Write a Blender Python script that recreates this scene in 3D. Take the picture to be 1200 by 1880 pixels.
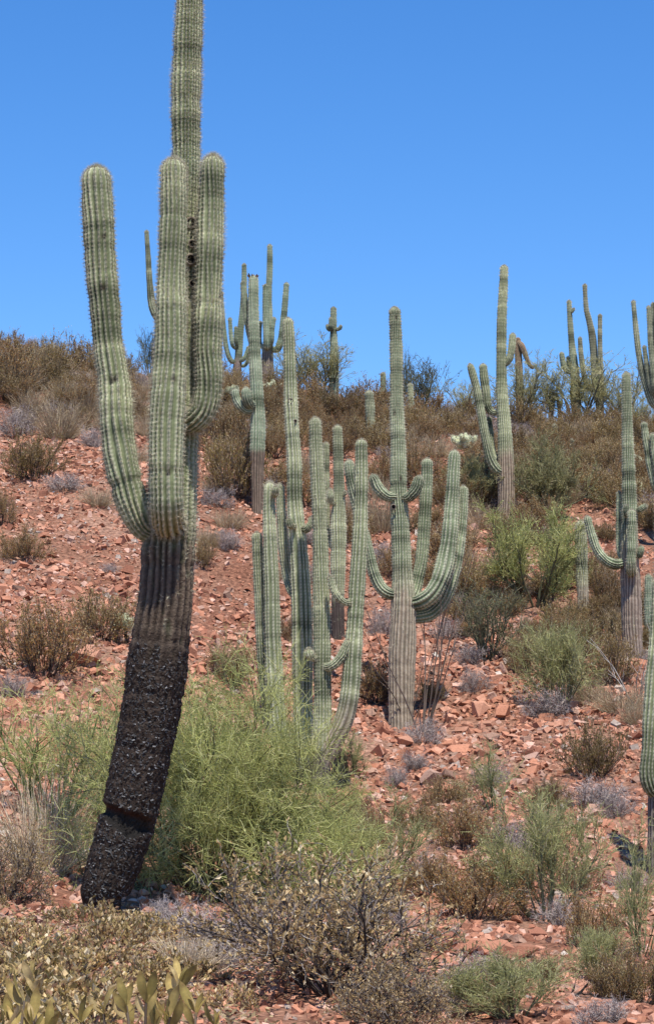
import bpy, bmesh, math, random
import numpy as np
from mathutils import Vector, noise as mnoise

for o in list(bpy.data.objects):
    bpy.data.objects.remove(o)
scene = bpy.context.scene
COL = scene.collection
PI = math.pi

# ------------------------------------------------------------------ camera
F_PX = 4240.0                      # focal length in photograph pixels (1200 wide)
HORIZON = 1500.0
PITCH = math.atan((HORIZON - 940.0) / F_PX)
cam_d = bpy.data.cameras.new('camera')
cam_d.sensor_fit = 'HORIZONTAL'
cam_d.sensor_width = 36.0
cam_d.lens = 36.0 * F_PX / 1200.0
cam_d.clip_start = 0.1
cam_d.clip_end = 6000.0
cam = bpy.data.objects.new('camera', cam_d)
cam.rotation_euler = (PI / 2 + PITCH, 0, 0)
COL.objects.link(cam)
scene.camera = cam

# ------------------------------------------------------------------ sky and sun
SUN = np.array([0.10, -0.44, 1.0]); SUN /= np.linalg.norm(SUN)
ELEV = math.asin(SUN[2])
w = bpy.data.worlds.new('World'); scene.world = w; w.use_nodes = True
nt = w.node_tree; nt.nodes.clear()
sky = nt.nodes.new('ShaderNodeTexSky'); sky.sky_type = 'NISHITA'
sky.sun_disc = False; sky.sun_elevation = ELEV
sky.sun_rotation = math.atan2(SUN[0], SUN[1])
sky.altitude = 1200; sky.air_density = 1.0; sky.dust_density = 0.0; sky.ozone_density = 2.6
hs = nt.nodes.new('ShaderNodeHueSaturation')
hs.inputs['Saturation'].default_value = 1.32; hs.inputs['Value'].default_value = 1.0
hs.inputs['Hue'].default_value = 0.507
bg = nt.nodes.new('ShaderNodeBackground'); bg.inputs['Strength'].default_value = 0.15
out = nt.nodes.new('ShaderNodeOutputWorld')
nt.links.new(sky.outputs[0], hs.inputs['Color'])
nt.links.new(hs.outputs[0], bg.inputs['Color']); nt.links.new(bg.outputs[0], out.inputs['Surface'])
sd = bpy.data.lights.new('sun', 'SUN'); sd.energy = 5.0; sd.angle = math.radians(0.53)
sd.color = (1.0, 0.955, 0.89)
so = bpy.data.objects.new('sun', sd); COL.objects.link(so)
so.rotation_euler = Vector(SUN).to_track_quat('Z', 'Y').to_euler()
scene.view_settings.view_transform = 'Standard'
scene.view_settings.look = 'None'
scene.view_settings.gamma = 1.0
scene.view_settings.exposure = 0.42
scene.render.engine = 'CYCLES'
scene.cycles.max_bounces = 6; scene.cycles.diffuse_bounces = 3; scene.cycles.glossy_bounces = 2
scene.cycles.transmission_bounces = 2

# ------------------------------------------------------------------ helpers
RNG = np.random.default_rng(7)

def ray(px, py):
    u = (px - 600.0) / F_PX; v = (940.0 - py) / F_PX
    return np.array([u, math.cos(PITCH) - v * math.sin(PITCH), math.sin(PITCH) + v * math.cos(PITCH)])

def at(px, py, d):
    r = ray(px, py); return r * (d / r[1])

def norm(a):
    return a / np.maximum(np.linalg.norm(a, axis=-1, keepdims=True), 1e-9)

def make_mesh(name, V, faces, cols=None, mat=None, smooth=False):
    """V (n,3); faces: list of int arrays (m,3)/(m,4)."""
    if not isinstance(faces, list): faces = [faces]
    me = bpy.data.meshes.new(name)
    V = np.asarray(V, dtype=np.float32)
    me.vertices.add(len(V)); me.vertices.foreach_set('co', V.ravel())
    nl = sum(f.size for f in faces); npoly = sum(len(f) for f in faces)
    me.loops.add(nl); me.polygons.add(npoly)
    me.loops.foreach_set('vertex_index', np.concatenate([f.ravel() for f in faces]).astype(np.int32))
    tot = np.concatenate([np.full(len(f), f.shape[1]) for f in faces]).astype(np.int32)
    st = np.concatenate([[0], np.cumsum(tot)[:-1]]).astype(np.int32)
    me.polygons.foreach_set('loop_start', st)
    me.polygons.foreach_set('loop_total', tot)
    me.polygons.foreach_set('use_smooth', np.full(npoly, bool(smooth)))
    if cols is not None:
        a = me.color_attributes.new('Col', 'FLOAT_COLOR', 'POINT')
        c = np.ones((len(V), 4), dtype=np.float32); c[:, :3] = cols
        a.data.foreach_set('color', c.ravel())
    me.update(calc_edges=True)
    me.validate()
    if mat: me.materials.append(mat)
    return me

def link(name, me, parent=None, **props):
    o = bpy.data.objects.new(name, me); COL.objects.link(o)
    if parent is not None: o.parent = parent
    for k, v in props.items(): o[k] = v
    return o

def thing(name, loc, label, category, group=None, scale=None, rz=0):
    o = bpy.data.objects.new(name, None); COL.objects.link(o)
    o.empty_display_size = 0.2
    o.location = loc; o.rotation_euler = (0, 0, rz)
    if scale is not None: o.scale = scale
    o['label'] = label; o['category'] = category
    if group: o['group'] = group
    return o

def attr_mat(name, rough=0.85, nscale=40, namt=0.3, rand=0.25, bump=0.0, spec=0.15, hue=0.0, transl=0.0, bscale=None):
    m = bpy.data.materials.new(name); m.use_nodes = True
    t = m.node_tree; b = t.nodes['Principled BSDF']
    b.inputs['Roughness'].default_value = rough
    b.inputs['Specular IOR Level'].default_value = spec
    at_ = t.nodes.new('ShaderNodeAttribute'); at_.attribute_name = 'Col'
    tc = t.nodes.new('ShaderNodeTexCoord')
    nz = t.nodes.new('ShaderNodeTexNoise'); nz.inputs['Scale'].default_value = nscale
    nz.inputs['Detail'].default_value = 4
    t.links.new(tc.outputs['Object'], nz.inputs['Vector'])
    mr = t.nodes.new('ShaderNodeMapRange')
    mr.inputs['From Min'].default_value = 0.25; mr.inputs['From Max'].default_value = 0.75
    mr.inputs['To Min'].default_value = 1 - namt; mr.inputs['To Max'].default_value = 1 + namt
    t.links.new(nz.outputs['Fac'], mr.inputs['Value'])
    oi = t.nodes.new('ShaderNodeObjectInfo')
    mo = t.nodes.new('ShaderNodeMapRange')
    mo.inputs['To Min'].default_value = 1 - rand; mo.inputs['To Max'].default_value = 1 + rand
    t.links.new(oi.outputs['Random'], mo.inputs['Value'])
    mu = t.nodes.new('ShaderNodeMath'); mu.operation = 'MULTIPLY'
    t.links.new(mr.outputs[0], mu.inputs[0]); t.links.new(mo.outputs[0], mu.inputs[1])
    vm = t.nodes.new('ShaderNodeVectorMath'); vm.operation = 'SCALE'
    t.links.new(at_.outputs['Color'], vm.inputs[0]); t.links.new(mu.outputs[0], vm.inputs['Scale'])
    t.links.new(vm.outputs[0], b.inputs['Base Color'])
    if bump:
        n2 = t.nodes.new('ShaderNodeTexNoise'); n2.inputs['Scale'].default_value = bscale or nscale * 2
        n2.inputs['Detail'].default_value = 5
        t.links.new(tc.outputs['Object'], n2.inputs['Vector'])
        bp = t.nodes.new('ShaderNodeBump'); bp.inputs['Strength'].default_value = bump
        bp.inputs['Distance'].default_value = 0.02
        t.links.new(n2.outputs['Fac'], bp.inputs['Height']); t.links.new(bp.outputs[0], b.inputs['Normal'])
    if transl:
        tr = t.nodes.new('ShaderNodeBsdfTranslucent'); mx = t.nodes.new('ShaderNodeMixShader')
        mx.inputs[0].default_value = transl
        t.links.new(vm.outputs[0], tr.inputs['Color'])
        t.links.new(b.outputs[0], mx.inputs[1]); t.links.new(tr.outputs[0], mx.inputs[2])
        t.links.new(mx.outputs[0], t.nodes['Material Output'].inputs['Surface'])
    return m

M_SKIN = attr_mat('saguaro_skin', 0.75, 14, 0.22, 0.07, 0.3, 0.2)
M_CHAR = attr_mat('charred_bark', 0.7, 30, 0.35, 0.0, 0.8, 0.12, bscale=45)
M_SPINE = attr_mat('spines', 0.6, 10, 0.15, 0.05, 0, 0.3)
M_TWIG = attr_mat('twig_bark', 0.9, 15, 0.25, 0.15, 0, 0.1)
M_LEAF = attr_mat('dry_leaves', 0.7, 5, 0.3, 0.28, 0, 0.2, transl=0.35)
M_GREEN = attr_mat('green_twigs', 0.65, 5, 0.25, 0.14, 0, 0.25, transl=0.35)
M_STRAW = attr_mat('straw', 0.8, 5, 0.2, 0.15, 0, 0.1, transl=0.2)
M_STONE = attr_mat('red_stone', 0.9, 18, 0.22, 0.0, 0.5, 0.15)
M_ROCK = attr_mat('red_rock', 0.9, 9, 0.25, 0.22, 0.5, 0.15)
M_CHOLLA = attr_mat('cholla_joint', 0.7, 30, 0.12, 0.1, 0, 0.2)

LAND = [(190,1640,'the charred leaning trunk'),(285,1100,'the charred leaning trunk'),(230,800,'the tallest saguaro'),(585,1420,'the clump of columns'),(500,1200,'the clump of columns'),
        (622,1120,'the swollen-waisted saguaro'),(735,1280,'the grey woody trunk'),(735,1000,'the tall stubby-armed saguaro'),(929,920,'the striped brown trunk'),
        (900,780,'the long paired saguaro arms'),(1161,1180,'the outswept-arm saguaro'),(1155,900,'the outswept-arm saguaro'),(1205,1500,'the thick-armed saguaro'),
        (1070,1120,'the stout lone column'),(472,900,'the stripped dark trunk'),(434,690,'the looping-armed ridge saguaro'),(491,700,'the candelabra ridge saguaro'),
        (613,730,'the bud-ringed ridge saguaro'),(679,780,'the short plain column'),(703,735,'the tiny skyline spear'),(755,760,'the bare ridge stems'),(1100,770,'the crooked-topped saguaro'),
        (953,750,'the dead drooping saguaro'),(60,640,'the bare end of the ridge'),(1205,800,'the cradle-armed saguaro'),(1035,1270,'the fresh green bush'),(985,1650,'the splayed gully bush'),
        (425,1560,'the sprawling palo verde'),(90,1440,'the sparse upright palo verde'),(600,1760,'the tan-leaved dry bush'),(905,1190,'the scraggly leaning bush'),
        (857,825,'the big cream cholla'),(155,1215,'the big tan boulder'),(790,1430,'the pale pink block'),(1178,1700,'the young upright palo verde'),(930,1850,'the low spreading green bush'),(80,980,'the open stony slope')]
def near(px, py):
    return min(LAND, key=lambda l: (l[0] - px) ** 2 + 1.5 * (l[1] - py) ** 2)[2]
def project(p):
    fw = p[1] * math.cos(PITCH) + p[2] * math.sin(PITCH); up = -p[1] * math.sin(PITCH) + p[2] * math.cos(PITCH)
    return 600 + F_PX * p[0] / fw, 940 - F_PX * up / fw

# ------------------------------------------------------------------ terrain
CTRL = [(190,1665,22),(575,1450,32),(735,1330,36),(1161,1215,39.5),(929,958,49),(472,940,47),(1070,1140,42),
        (1205,1600,27),(200,1000,43),(0,905,47),(0,1100,39),(100,1250,33.5),(50,1450,27.5),(40,1610,23),
        (1200,900,50),(1100,1000,46.5),(900,1150,41),(850,1250,38),(900,1350,34.5),(1000,1450,31.5),(1010,1600,26),
        (850,1750,20.5),(1100,1800,18),(600,1880,12.5),(0,1880,10.5),(1200,1880,14),(300,1750,17),(450,1620,24.5),
        (450,1180,38),(400,1350,32.5),(620,1170,40.5),(700,1600,24.5),(650,900,49),(250,880,47.5),(800,860,52),
        (0,770,53),(130,790,53.5),(350,800,53.5),(1000,860,53),
        (0,638,61),(130,668,62),(270,700,63),(430,708,66),(500,722,65),(613,738,62),(700,752,60),(800,775,60),
        (950,780,62),(1080,792,60),(1200,788,61)]
RIDGE = CTRL[-11:]
cp = [at(*c) for c in CTRL]
for c in RIDGE:
    p = at(*c)
    cp.append(p + np.array([0.3, 11, -2.6])); cp.append(p + np.array([0, 30, -11]))
for X in (-9, 0, 9):
    cp.append(np.array([X, 0.0, -1.36])); cp.append(np.array([X, 5.5, -1.22])); cp.append(np.array([X, -20, -1.6]))
for Y, zl, zr in ((20, -.9, -1.1), (30, .9, .1), (40, 5.0, 3.6), (50, 8.8, 7.2), (60, 12.8, 10.6), (75, 9.5, 7.5)):
    cp.append(np.array([-26.0, Y, zl])); cp.append(np.array([26.0, Y, zr]))
cp = np.array(cp)

def tps_fit(P, z, lam):
    n = len(P); d2 = ((P[:, None] - P[None]) ** 2).sum(-1)
    K = np.where(d2 > 0, 0.5 * d2 * np.log(d2 + 1e-12), 0) + lam * np.eye(n)
    Q = np.hstack([np.ones((n, 1)), P]); A = np.zeros((n + 3, n + 3))
    A[:n, :n] = K; A[:n, n:] = Q; A[n:, :n] = Q.T
    return np.linalg.solve(A, np.concatenate([z, np.zeros(3)]))
TP = cp[:, :2] / 10.0
TW = tps_fit(TP, cp[:, 2], 0.004)
def tps(x, y):
    q = np.stack([x, y], -1).reshape(-1, 2) / 10.0
    outp = np.empty(len(q))
    for i in range(0, len(q), 20000):
        s = q[i:i + 20000]; d2 = ((s[:, None] - TP[None]) ** 2).sum(-1)
        K = 0.5 * d2 * np.log(d2 + 1e-12)
        outp[i:i + 20000] = K @ TW[:-3] + TW[-3] + s @ TW[-2:]
    return outp.reshape(np.shape(x))

def vnoise(x, y, seed):
    r = np.random.default_rng(seed); T = r.random((256, 256))
    xi = np.floor(x).astype(int); yi = np.floor(y).astype(int); fx = x - xi; fy = y - yi
    fx = fx * fx * (3 - 2 * fx); fy = fy * fy * (3 - 2 * fy)
    g = lambda a, b: T[a % 256, b % 256]
    return (g(xi, yi) * (1 - fx) + g(xi + 1, yi) * fx) * (1 - fy) + (g(xi, yi + 1) * (1 - fx) + g(xi + 1, yi + 1) * fx) * fy - 0.5

def grow_axis(a, b, step, far, k=1.35):
    c = list(np.arange(a, b + 1e-6, step)); s = step; lo = a; left = []
    while lo > -far: s *= k; lo -= s; left.append(lo)
    s = step; hi = b; right = []
    while hi < far: s *= k; hi += s; right.append(hi)
    return np.array(left[::-1] + c + right)
GX = grow_axis(-12, 12, 0.14, 2500); GY = grow_axis(3, 74, 0.14, 2500)
XX, YY = np.meshgrid(GX, GY)
ZZ = tps(np.clip(XX, -28, 28), np.clip(YY, -20, 95))
ZZ += 0.30 * vnoise(XX / 2.6, YY / 2.6, 1) + 0.13 * vnoise(XX / .9, YY / .9, 2) + 0.06 * vnoise(XX / .35, YY / .35, 3)
ox = np.maximum(np.abs(XX) - 20, 0); oy = np.maximum(np.maximum(YY - 80, -10 - YY), 0)
fo = np.clip(np.hypot(ox, oy) / 90.0, 0, 1); fo = fo * fo * (3 - 2 * fo)
ZZ = ZZ * (1 - fo) + (-6.0) * fo

def hz(x, y):
    x = np.asarray(x, float); y = np.asarray(y, float)
    i = np.clip(np.searchsorted(GX, x) - 1, 0, len(GX) - 2); j = np.clip(np.searchsorted(GY, y) - 1, 0, len(GY) - 2)
    fx = np.clip((x - GX[i]) / (GX[i + 1] - GX[i]), 0, 1); fy = np.clip((y - GY[j]) / (GY[j + 1] - GY[j]), 0, 1)
    return (ZZ[j, i] * (1 - fx) + ZZ[j, i + 1] * fx) * (1 - fy) + (ZZ[j + 1, i] * (1 - fx) + ZZ[j + 1, i + 1] * fx) * fy

TT = np.arange(4.0, 80.0, 0.04)
def ground(px, py):
    r = ray(px, py); P = r[None] * TT[:, None]
    gap = P[:, 2] - hz(P[:, 0], P[:, 1])
    hit = np.where(gap < 0)[0]
    k = hit[0] if len(hit) else int(np.argmin(np.where(TT > 30, gap, 1e9)))
    p = P[k].copy(); p[2] = float(hz(p[0], p[1])); return p

def ground_mat():
    m = bpy.data.materials.new('red_dirt'); m.use_nodes = True
    t = m.node_tree; b = t.nodes['Principled BSDF']; b.inputs['Roughness'].default_value = 0.95
    b.inputs['Specular IOR Level'].default_value = 0.1
    tc = t.nodes.new('ShaderNodeTexCoord')
    n1 = t.nodes.new('ShaderNodeTexNoise'); n1.inputs['Scale'].default_value = 0.35; n1.inputs['Detail'].default_value = 6
    n2 = t.nodes.new('ShaderNodeTexNoise'); n2.inputs['Scale'].default_value = 14; n2.inputs['Detail'].default_value = 8
    v = t.nodes.new('ShaderNodeTexVoronoi'); v.inputs['Scale'].default_value = 22
    for n in (n1, n2, v): t.links.new(tc.outputs['Object'], n.inputs['Vector'])
    r1 = t.nodes.new('ShaderNodeValToRGB'); e = r1.color_ramp.elements
    e[0].position = 0.38; e[0].color = (0.26, 0.125, 0.078, 1); e[1].position = 0.62; e[1].color = (0.39, 0.235, 0.165, 1)
    r2 = t.nodes.new('ShaderNodeValToRGB'); e = r2.color_ramp.elements
    e[0].position = 0.3; e[0].color = (0.45, 0.4, 0.38, 1); e[1].position = 0.7; e[1].color = (1.1, 1.05, 1.0, 1)
    t.links.new(n1.outputs['Fac'], r1.inputs[0]); t.links.new(n2.outputs['Fac'], r2.inputs[0])
    mx = t.nodes.new('ShaderNodeMix'); mx.data_type = 'RGBA'; mx.blend_type = 'MULTIPLY'; mx.inputs[0].default_value = 1
    t.links.new(r1.outputs[0], mx.inputs[6]); t.links.new(r2.outputs[0], mx.inputs[7])
    hv = t.nodes.new('ShaderNodeSeparateColor'); t.links.new(v.outputs['Color'], hv.inputs[0])
    mr = t.nodes.new('ShaderNodeMapRange'); mr.inputs['To Min'].default_value = 0.7; mr.inputs['To Max'].default_value = 1.25
    t.links.new(hv.outputs[0], mr.inputs[0])
    vs = t.nodes.new('ShaderNodeVectorMath'); vs.operation = 'SCALE'
    t.links.new(mx.outputs[2], vs.inputs[0]); t.links.new(mr.outputs[0], vs.inputs['Scale'])
    t.links.new(vs.outputs[0], b.inputs['Base Color'])
    ad = t.nodes.new('ShaderNodeMath'); ad.operation = 'SUBTRACT'
    t.links.new(n2.outputs['Fac'], ad.inputs[0]); t.links.new(v.outputs['Distance'], ad.inputs[1])
    bp = t.nodes.new('ShaderNodeBump'); bp.inputs['Strength'].default_value = 0.8; bp.inputs['Distance'].default_value = 0.05
    t.links.new(ad.outputs[0], bp.inputs['Height']); t.links.new(bp.outputs[0], b.inputs['Normal'])
    return m
ny, nx = XX.shape
idx = np.arange(nx * ny).reshape(ny, nx)
gf = np.stack([idx[:-1, :-1], idx[:-1, 1:], idx[1:, 1:], idx[1:, :-1]], -1).reshape(-1, 4)
g = link('ground', make_mesh('ground', np.stack([XX, YY, ZZ], -1).reshape(-1, 3), gf, None, ground_mat(), True),
         kind='structure', label='red gravelly desert hillside rising to a low skyline')

# ------------------------------------------------------------------ saguaros
def catmull(P, s_new):
    """P (n,k) control values, chord-length parameterised; evaluate at fractions."""
    d = np.concatenate([[0], np.cumsum(np.linalg.norm(np.diff(P[:, :3], axis=0), axis=1))])
    L = d[-1]
    n = len(P); m = np.zeros_like(P)
    for i in range(n):
        a = max(i - 1, 0); b = min(i + 1, n - 1); m[i] = (P[b] - P[a]) / max(d[b] - d[a], 1e-6)
    out_ = np.empty((len(s_new), P.shape[1]))
    k = np.clip(np.searchsorted(d, s_new) - 1, 0, n - 2)
    h = (d[k + 1] - d[k]); t = np.clip((s_new - d[k]) / h, 0, 1)[:, None]; h = h[:, None]
    return ((2*t**3-3*t**2+1)*P[k] + (t**3-2*t**2+t)*h*m[k] + (-2*t**3+3*t**2)*P[k+1] + (t**3-t**2)*h*m[k+1])

GREEN = np.array([0.112, 0.147, 0.076]); GREEN2 = np.array([0.21, 0.242, 0.142])
CREST = np.array([0.60, 0.58, 0.41])
BARK = np.array([0.17, 0.13, 0.09]); BARKL = np.array([0.43, 0.36, 0.26])
CHAR = np.array([0.034, 0.024, 0.018])

def saguaro_stem(path, d, ribs=18, depth=0.23, step=0.03, vpr=6, seed=0, bark_y=None, bark_soft=25, char_y=None,
                 spine=True, spine_n=6, spine_w=0.0028, spine_l=0.036, notch=None, flat=0.0, barkc=None, dead=False, gray=0.0, dome=True,
                 kinks=(), dents=(), tint=(1.0, 1.0, 1.0)):
    """path: (px, py, width_px, y_offset_m) from the base to the tip -> skin mesh, spine mesh"""
    rng = np.random.default_rng(seed + 11)
    W = []
    for q in path:
        zo = q[3] if len(q) > 3 else 0.0
        p = at(q[0], q[1], d + zo); r = q[2] / 2 / F_PX * np.linalg.norm(p) * 0.985
        W.append([p[0], p[1], p[2], r, q[1]])
    W = np.array(W)
    L = np.linalg.norm(np.diff(W[:, :3], axis=0), axis=1).sum(); rt = W[-1, 3]
    if dome:
        n1 = max(int((L - rt) / step), 4)
        s = np.concatenate([np.linspace(0, L - rt, n1, endpoint=False), L - rt + rt * np.sin(np.linspace(0, 1.5, 8))])
        df = np.concatenate([np.ones(n1), np.cos(np.linspace(0, 1.5, 8))])
    else:
        n1 = max(int(L / step), 4); s = np.linspace(0, L, n1); df = np.ones(n1)
    Q = catmull(W, s)
    C = Q[:, :3]; R = Q[:, 3]; PY = Q[:, 4]
    n = len(s)
    T = norm(np.gradient(C, axis=0))
    N = np.zeros_like(C)
    a = np.array([1.0, 0, 0]) if abs(T[0][0]) < 0.9 else np.array([0, 0, 1.0])
    v = np.cross(np.cross(T[0], a), T[0]); N[0] = v / np.linalg.norm(v)
    for i in range(1, n):
        v = N[i - 1] - T[i] * np.dot(N[i - 1], T[i]); N[i] = v / np.linalg.norm(v)
    B = np.cross(T, N)
    m = ribs * vpr
    k = np.arange(m); ph = (k % vpr) / vpr
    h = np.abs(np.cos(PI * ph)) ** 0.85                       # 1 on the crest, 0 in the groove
    # growth bands
    band = np.zeros(n); pinch = np.zeros(n)
    x = rng.uniform(0.1, 0.4) * L * .2
    while x < L:
        g_ = rng.uniform(0.10, 0.34) * (1 if L > 2.5 else 0.7)
        band += rng.normal(0, 0.75) * np.exp(-((s - x) / (g_ * 0.45)) ** 2)
        pinch += rng.uniform(0.015, 0.075) * np.where(s > x, np.exp(-((s - x) / 0.05) ** 2), np.exp(-((s - x) / 0.02) ** 2)) * min(1.0, 0.4 + x / L)
        x += g_
    for ky, amt in kinks:
        pinch += amt * np.exp(-((PY - ky) / 6.0) ** 2)
    wob = np.interp(s, np.linspace(0, L, 7), rng.normal(0, 0.10, 7))
    th = (2 * PI * k / m)[None] + wob[:, None]
    # individual ribs wander a little
    edge = np.cumsum(np.exp(rng.normal(0, .16, ribs))); edge = np.concatenate([[0], edge / edge[-1]])
    warp = np.concatenate([edge[i] + (edge[i + 1] - edge[i]) * np.arange(vpr) / vpr for i in range(ribs)]) * 2 * PI
    th = warp[None] + wob[:, None] + 0.35 * (2 * PI / ribs) * np.interp(s, np.linspace(0, L, 9), rng.normal(0, .5, 9))[:, None] * np.sin(3 * warp)[None]
    ribw = np.repeat(rng.normal(0, 0.03, (ribs,)), vpr)[None]
    bark = np.zeros(n)
    if bark_y is not None: bark = 1 / (1 + np.exp(-(PY - bark_y) / bark_soft))
    char = np.zeros((n, m))
    lown = rng.random((n // 6 + 3, m // 3 + 2)); ii = np.linspace(0, lown.shape[0] - 1.01, n); jj = np.linspace(0, lown.shape[1] - 1.01, m)
    i0 = ii.astype(int); j0 = jj.astype(int); fi = (ii - i0)[:, None]; fj = (jj - j0)[None]
    LN = (lown[i0][:, j0] * (1 - fi) + lown[i0 + 1][:, j0] * fi) * (1 - fj) + (lown[i0][:, j0 + 1] * (1 - fi) + lown[i0 + 1][:, j0 + 1] * fi) * fj - 0.5
    if char_y is not None:
        char = 1 / (1 + np.exp(-(PY[:, None] - char_y + 110 * LN) / 20.0))
    dep = depth * (1 - 0.55 * np.clip(bark, 0, 1)[:, None]) * (1 - 0.8 * char)
    rad = (R * df)[:, None] * (1 - dep * (1 - h)[None]) * (1 - pinch[:, None]) * (1 + 0.012 * band[:, None]) * (1 + ribw * dep * 2)
    rad *= (1 + 0.022 * np.interp(s, np.linspace(0, L, 12), rng.normal(0, 1, 12)) * df)[:, None]
    rad *= 1 + 0.03 * LN + 0.09 * char * (rng.random((n, m)) - 0.5)
    ring = (np.arange(n) % 2 == 0)
    rad[ring] *= 1 + 0.018 * (ph == 0)[None] * (df[ring] > 0.5)[:, None]
    front = np.zeros((n, m)); dark_ = np.zeros((n, m))
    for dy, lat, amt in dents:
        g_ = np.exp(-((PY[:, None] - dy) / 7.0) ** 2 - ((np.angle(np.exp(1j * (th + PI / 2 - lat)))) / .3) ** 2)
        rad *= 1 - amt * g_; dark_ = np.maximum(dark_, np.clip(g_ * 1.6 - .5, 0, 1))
    if notch:
        ny0, ny1, amt = notch
        cx_ = np.cos(th); fr = np.clip((np.cos(th - notch_angle) + 0.35) / 0.35, 0, 1)
        jag = 5 * LN
        y0_ = ny0 + 5 * (cx_ + 1) + jag; y1_ = ny0 + 20 + 24 * np.clip(cx_ + 1, 0, 1.2) - 30 * np.clip(cx_ - .3, 0, 1) + jag
        front = fr * (1 / (1 + np.exp(-(PY[:, None] - y0_) / 1.5))) * (1 / (1 + np.exp((PY[:, None] - y1_) / .7)))
        rad *= 1 - amt * front
    dirs = np.cos(th)[..., None] * N[:, None] + np.sin(th)[..., None] * B[:, None]
    V = C[:, None] + dirs * rad[..., None]
    # colours that the plant itself carries
    gmix = np.clip(0.5 + 0.5 * band[:, None] + 0.5 * LN, 0, 1)[..., None]
    base = GREEN * (1 - gmix) + GREEN2 * gmix
    base = base * tint
    if gray: base = base * (1 - gray) + np.array([0.15, 0.128, 0.09]) * gray
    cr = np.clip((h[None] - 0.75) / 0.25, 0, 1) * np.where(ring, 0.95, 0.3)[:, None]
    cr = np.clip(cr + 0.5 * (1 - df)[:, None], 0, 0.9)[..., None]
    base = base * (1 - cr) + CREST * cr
    base = base * np.clip(1 + 0.26 * band[:, None, None] - 0.12 * (band[:, None, None] < -.5), .55, 1.25)
    bk = np.clip(bark[:, None] * (1.25 + 1.0 * LN), 0, 1)[..., None]
    bk_, bl_ = (BARK, BARKL) if barkc is None else (np.array(barkc[0]), np.array(barkc[1]))
    bcol = bk_ * (1 - (h ** 2)[None, :, None] * 0.8) + bl_ * ((h ** 2)[None, :, None] * 0.8)
    bcol = bcol * (1 + 0.5 * LN[..., None])
    if dead: bk = np.ones_like(bk); bcol = bcol * np.array([0.8, 0.68, 0.58])
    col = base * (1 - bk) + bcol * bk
    # scattered corky scars
    sc = ((rng.random((n, m)) < 0.004) | ((LN > .40) & (rng.random((n, m)) < .5)))[..., None]
    col = np.where(sc, col * .45 + np.array([0.05, 0.04, 0.028]), col)
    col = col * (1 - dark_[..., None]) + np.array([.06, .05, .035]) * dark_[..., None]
    cc = char[..., None]
    ch = CHAR[None, None] * (0.6 + 1.0 * rng.random((n, m, 1)))
    col = col * (1 - cc) + ch * cc
    if notch:
        f2 = front[..., None]
        rust = np.array([0.05, 0.017, 0.010]); dark = np.array([0.02, 0.017, 0.014])
        up = np.clip((ny0 + 14 - PY) / 10, 0, 1)[:, None, None]
        col = col * (1 - f2) + (rust * up + dark * (1 - up)) * f2
        lip = (fr * np.exp(-((PY[:, None] - y1_) / 5.0) ** 2))[..., None]
        col = col * (1 - lip) + np.array([0.007, 0.006, 0.005]) * lip
    ids = np.arange(n * m).reshape(n, m)
    f = np.stack([ids[:-1], np.roll(ids, -1, 1)[:-1], np.roll(ids, -1, 1)[1:], ids[1:]], -1).reshape(-1, 4)
    f = f[:, [0, 1, 2, 3]]
    V2 = V.reshape(-1, 3); c2 = col.reshape(-1, 3)
    V2 = np.vstack([V2, C[-1] + T[-1] * rt * 0.02, C[0]]); c2 = np.vstack([c2, CREST, BARK])
    topf = np.stack([ids[-1], np.roll(ids[-1], -1), np.full(m, n * m)], -1)
    botf = np.stack([np.roll(ids[0], -1), ids[0], np.full(m, n * m + 1)], -1)
    skin = (V2, [f, topf, botf], c2)
    info = dict(V=V, dirs=dirs, char=char, T=T, C=C, front=front, PY=PY)
    sp = None
    if spine:
        crest = np.where(ph == 0)[0]
        keep = np.ones(n, bool); keep &= ring | (df < 0.98)
        rows = np.where(keep)[0]
        P = V[rows][:, crest].reshape(-1, 3); D = dirs[rows][:, crest]; 
        D = (D * df[rows][:, None, None] + T[rows][:, None] * np.sqrt(1 - df[rows] ** 2)[:, None, None]).reshape(-1, 3)
        okb = (char[rows][:, crest].reshape(-1) < 0.3) & (rng.random(len(P)) > 0.85 * np.repeat(np.clip(bark[rows], 0, 1), len(crest)))
        tipf = np.repeat(1 + 0.35 * (1 - df[rows]), len(crest))
        bandr = np.repeat(np.clip(0.8 + 0.25 * band[rows], 0.4, 1.3), len(crest))
        P = P[okb]; D = D[okb]; tipf = tipf[okb]; bandr = bandr[okb]
        q = len(P); 
        D6 = norm(np.repeat(D, spine_n, 0) * 0.85 + rng.normal(0, 0.62, (q * spine_n, 3)))
        dt = (D6 * np.repeat(D, spine_n, 0)).sum(1, keepdims=True)
        D6 = norm(np.where(dt < 0.1, D6 + (0.25 - dt) * np.repeat(D, spine_n, 0), D6))
        P6 = np.repeat(P, spine_n, 0)
        side = norm(np.cross(D6, rng.normal(0, 1, D6.shape)))
        ln = spine_l * rng.uniform(0.55, 1.25, (len(P6), 1)) * np.repeat(tipf * bandr, spine_n)[:, None]
        Vs = np.stack([P6 - side * spine_w / 2, P6 + side * spine_w / 2, P6 + D6 * ln], 1).reshape(-1, 3)
        cs = np.array([0.58, 0.53, 0.38]) * rng.uniform(0.5, 1.15, (len(P6), 1)) * np.repeat(np.clip(.55 + .5 * bandr, .5, 1.1), spine_n)[:, None]
        sp = (Vs, [np.arange(len(Vs)).reshape(-1, 3)], np.repeat(cs, 3, 0))
    return skin, sp, info

notch_angle = 0.0
def centred(mesh, base):
    V, f, c = mesh
    return V - base[None], f, c

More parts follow.
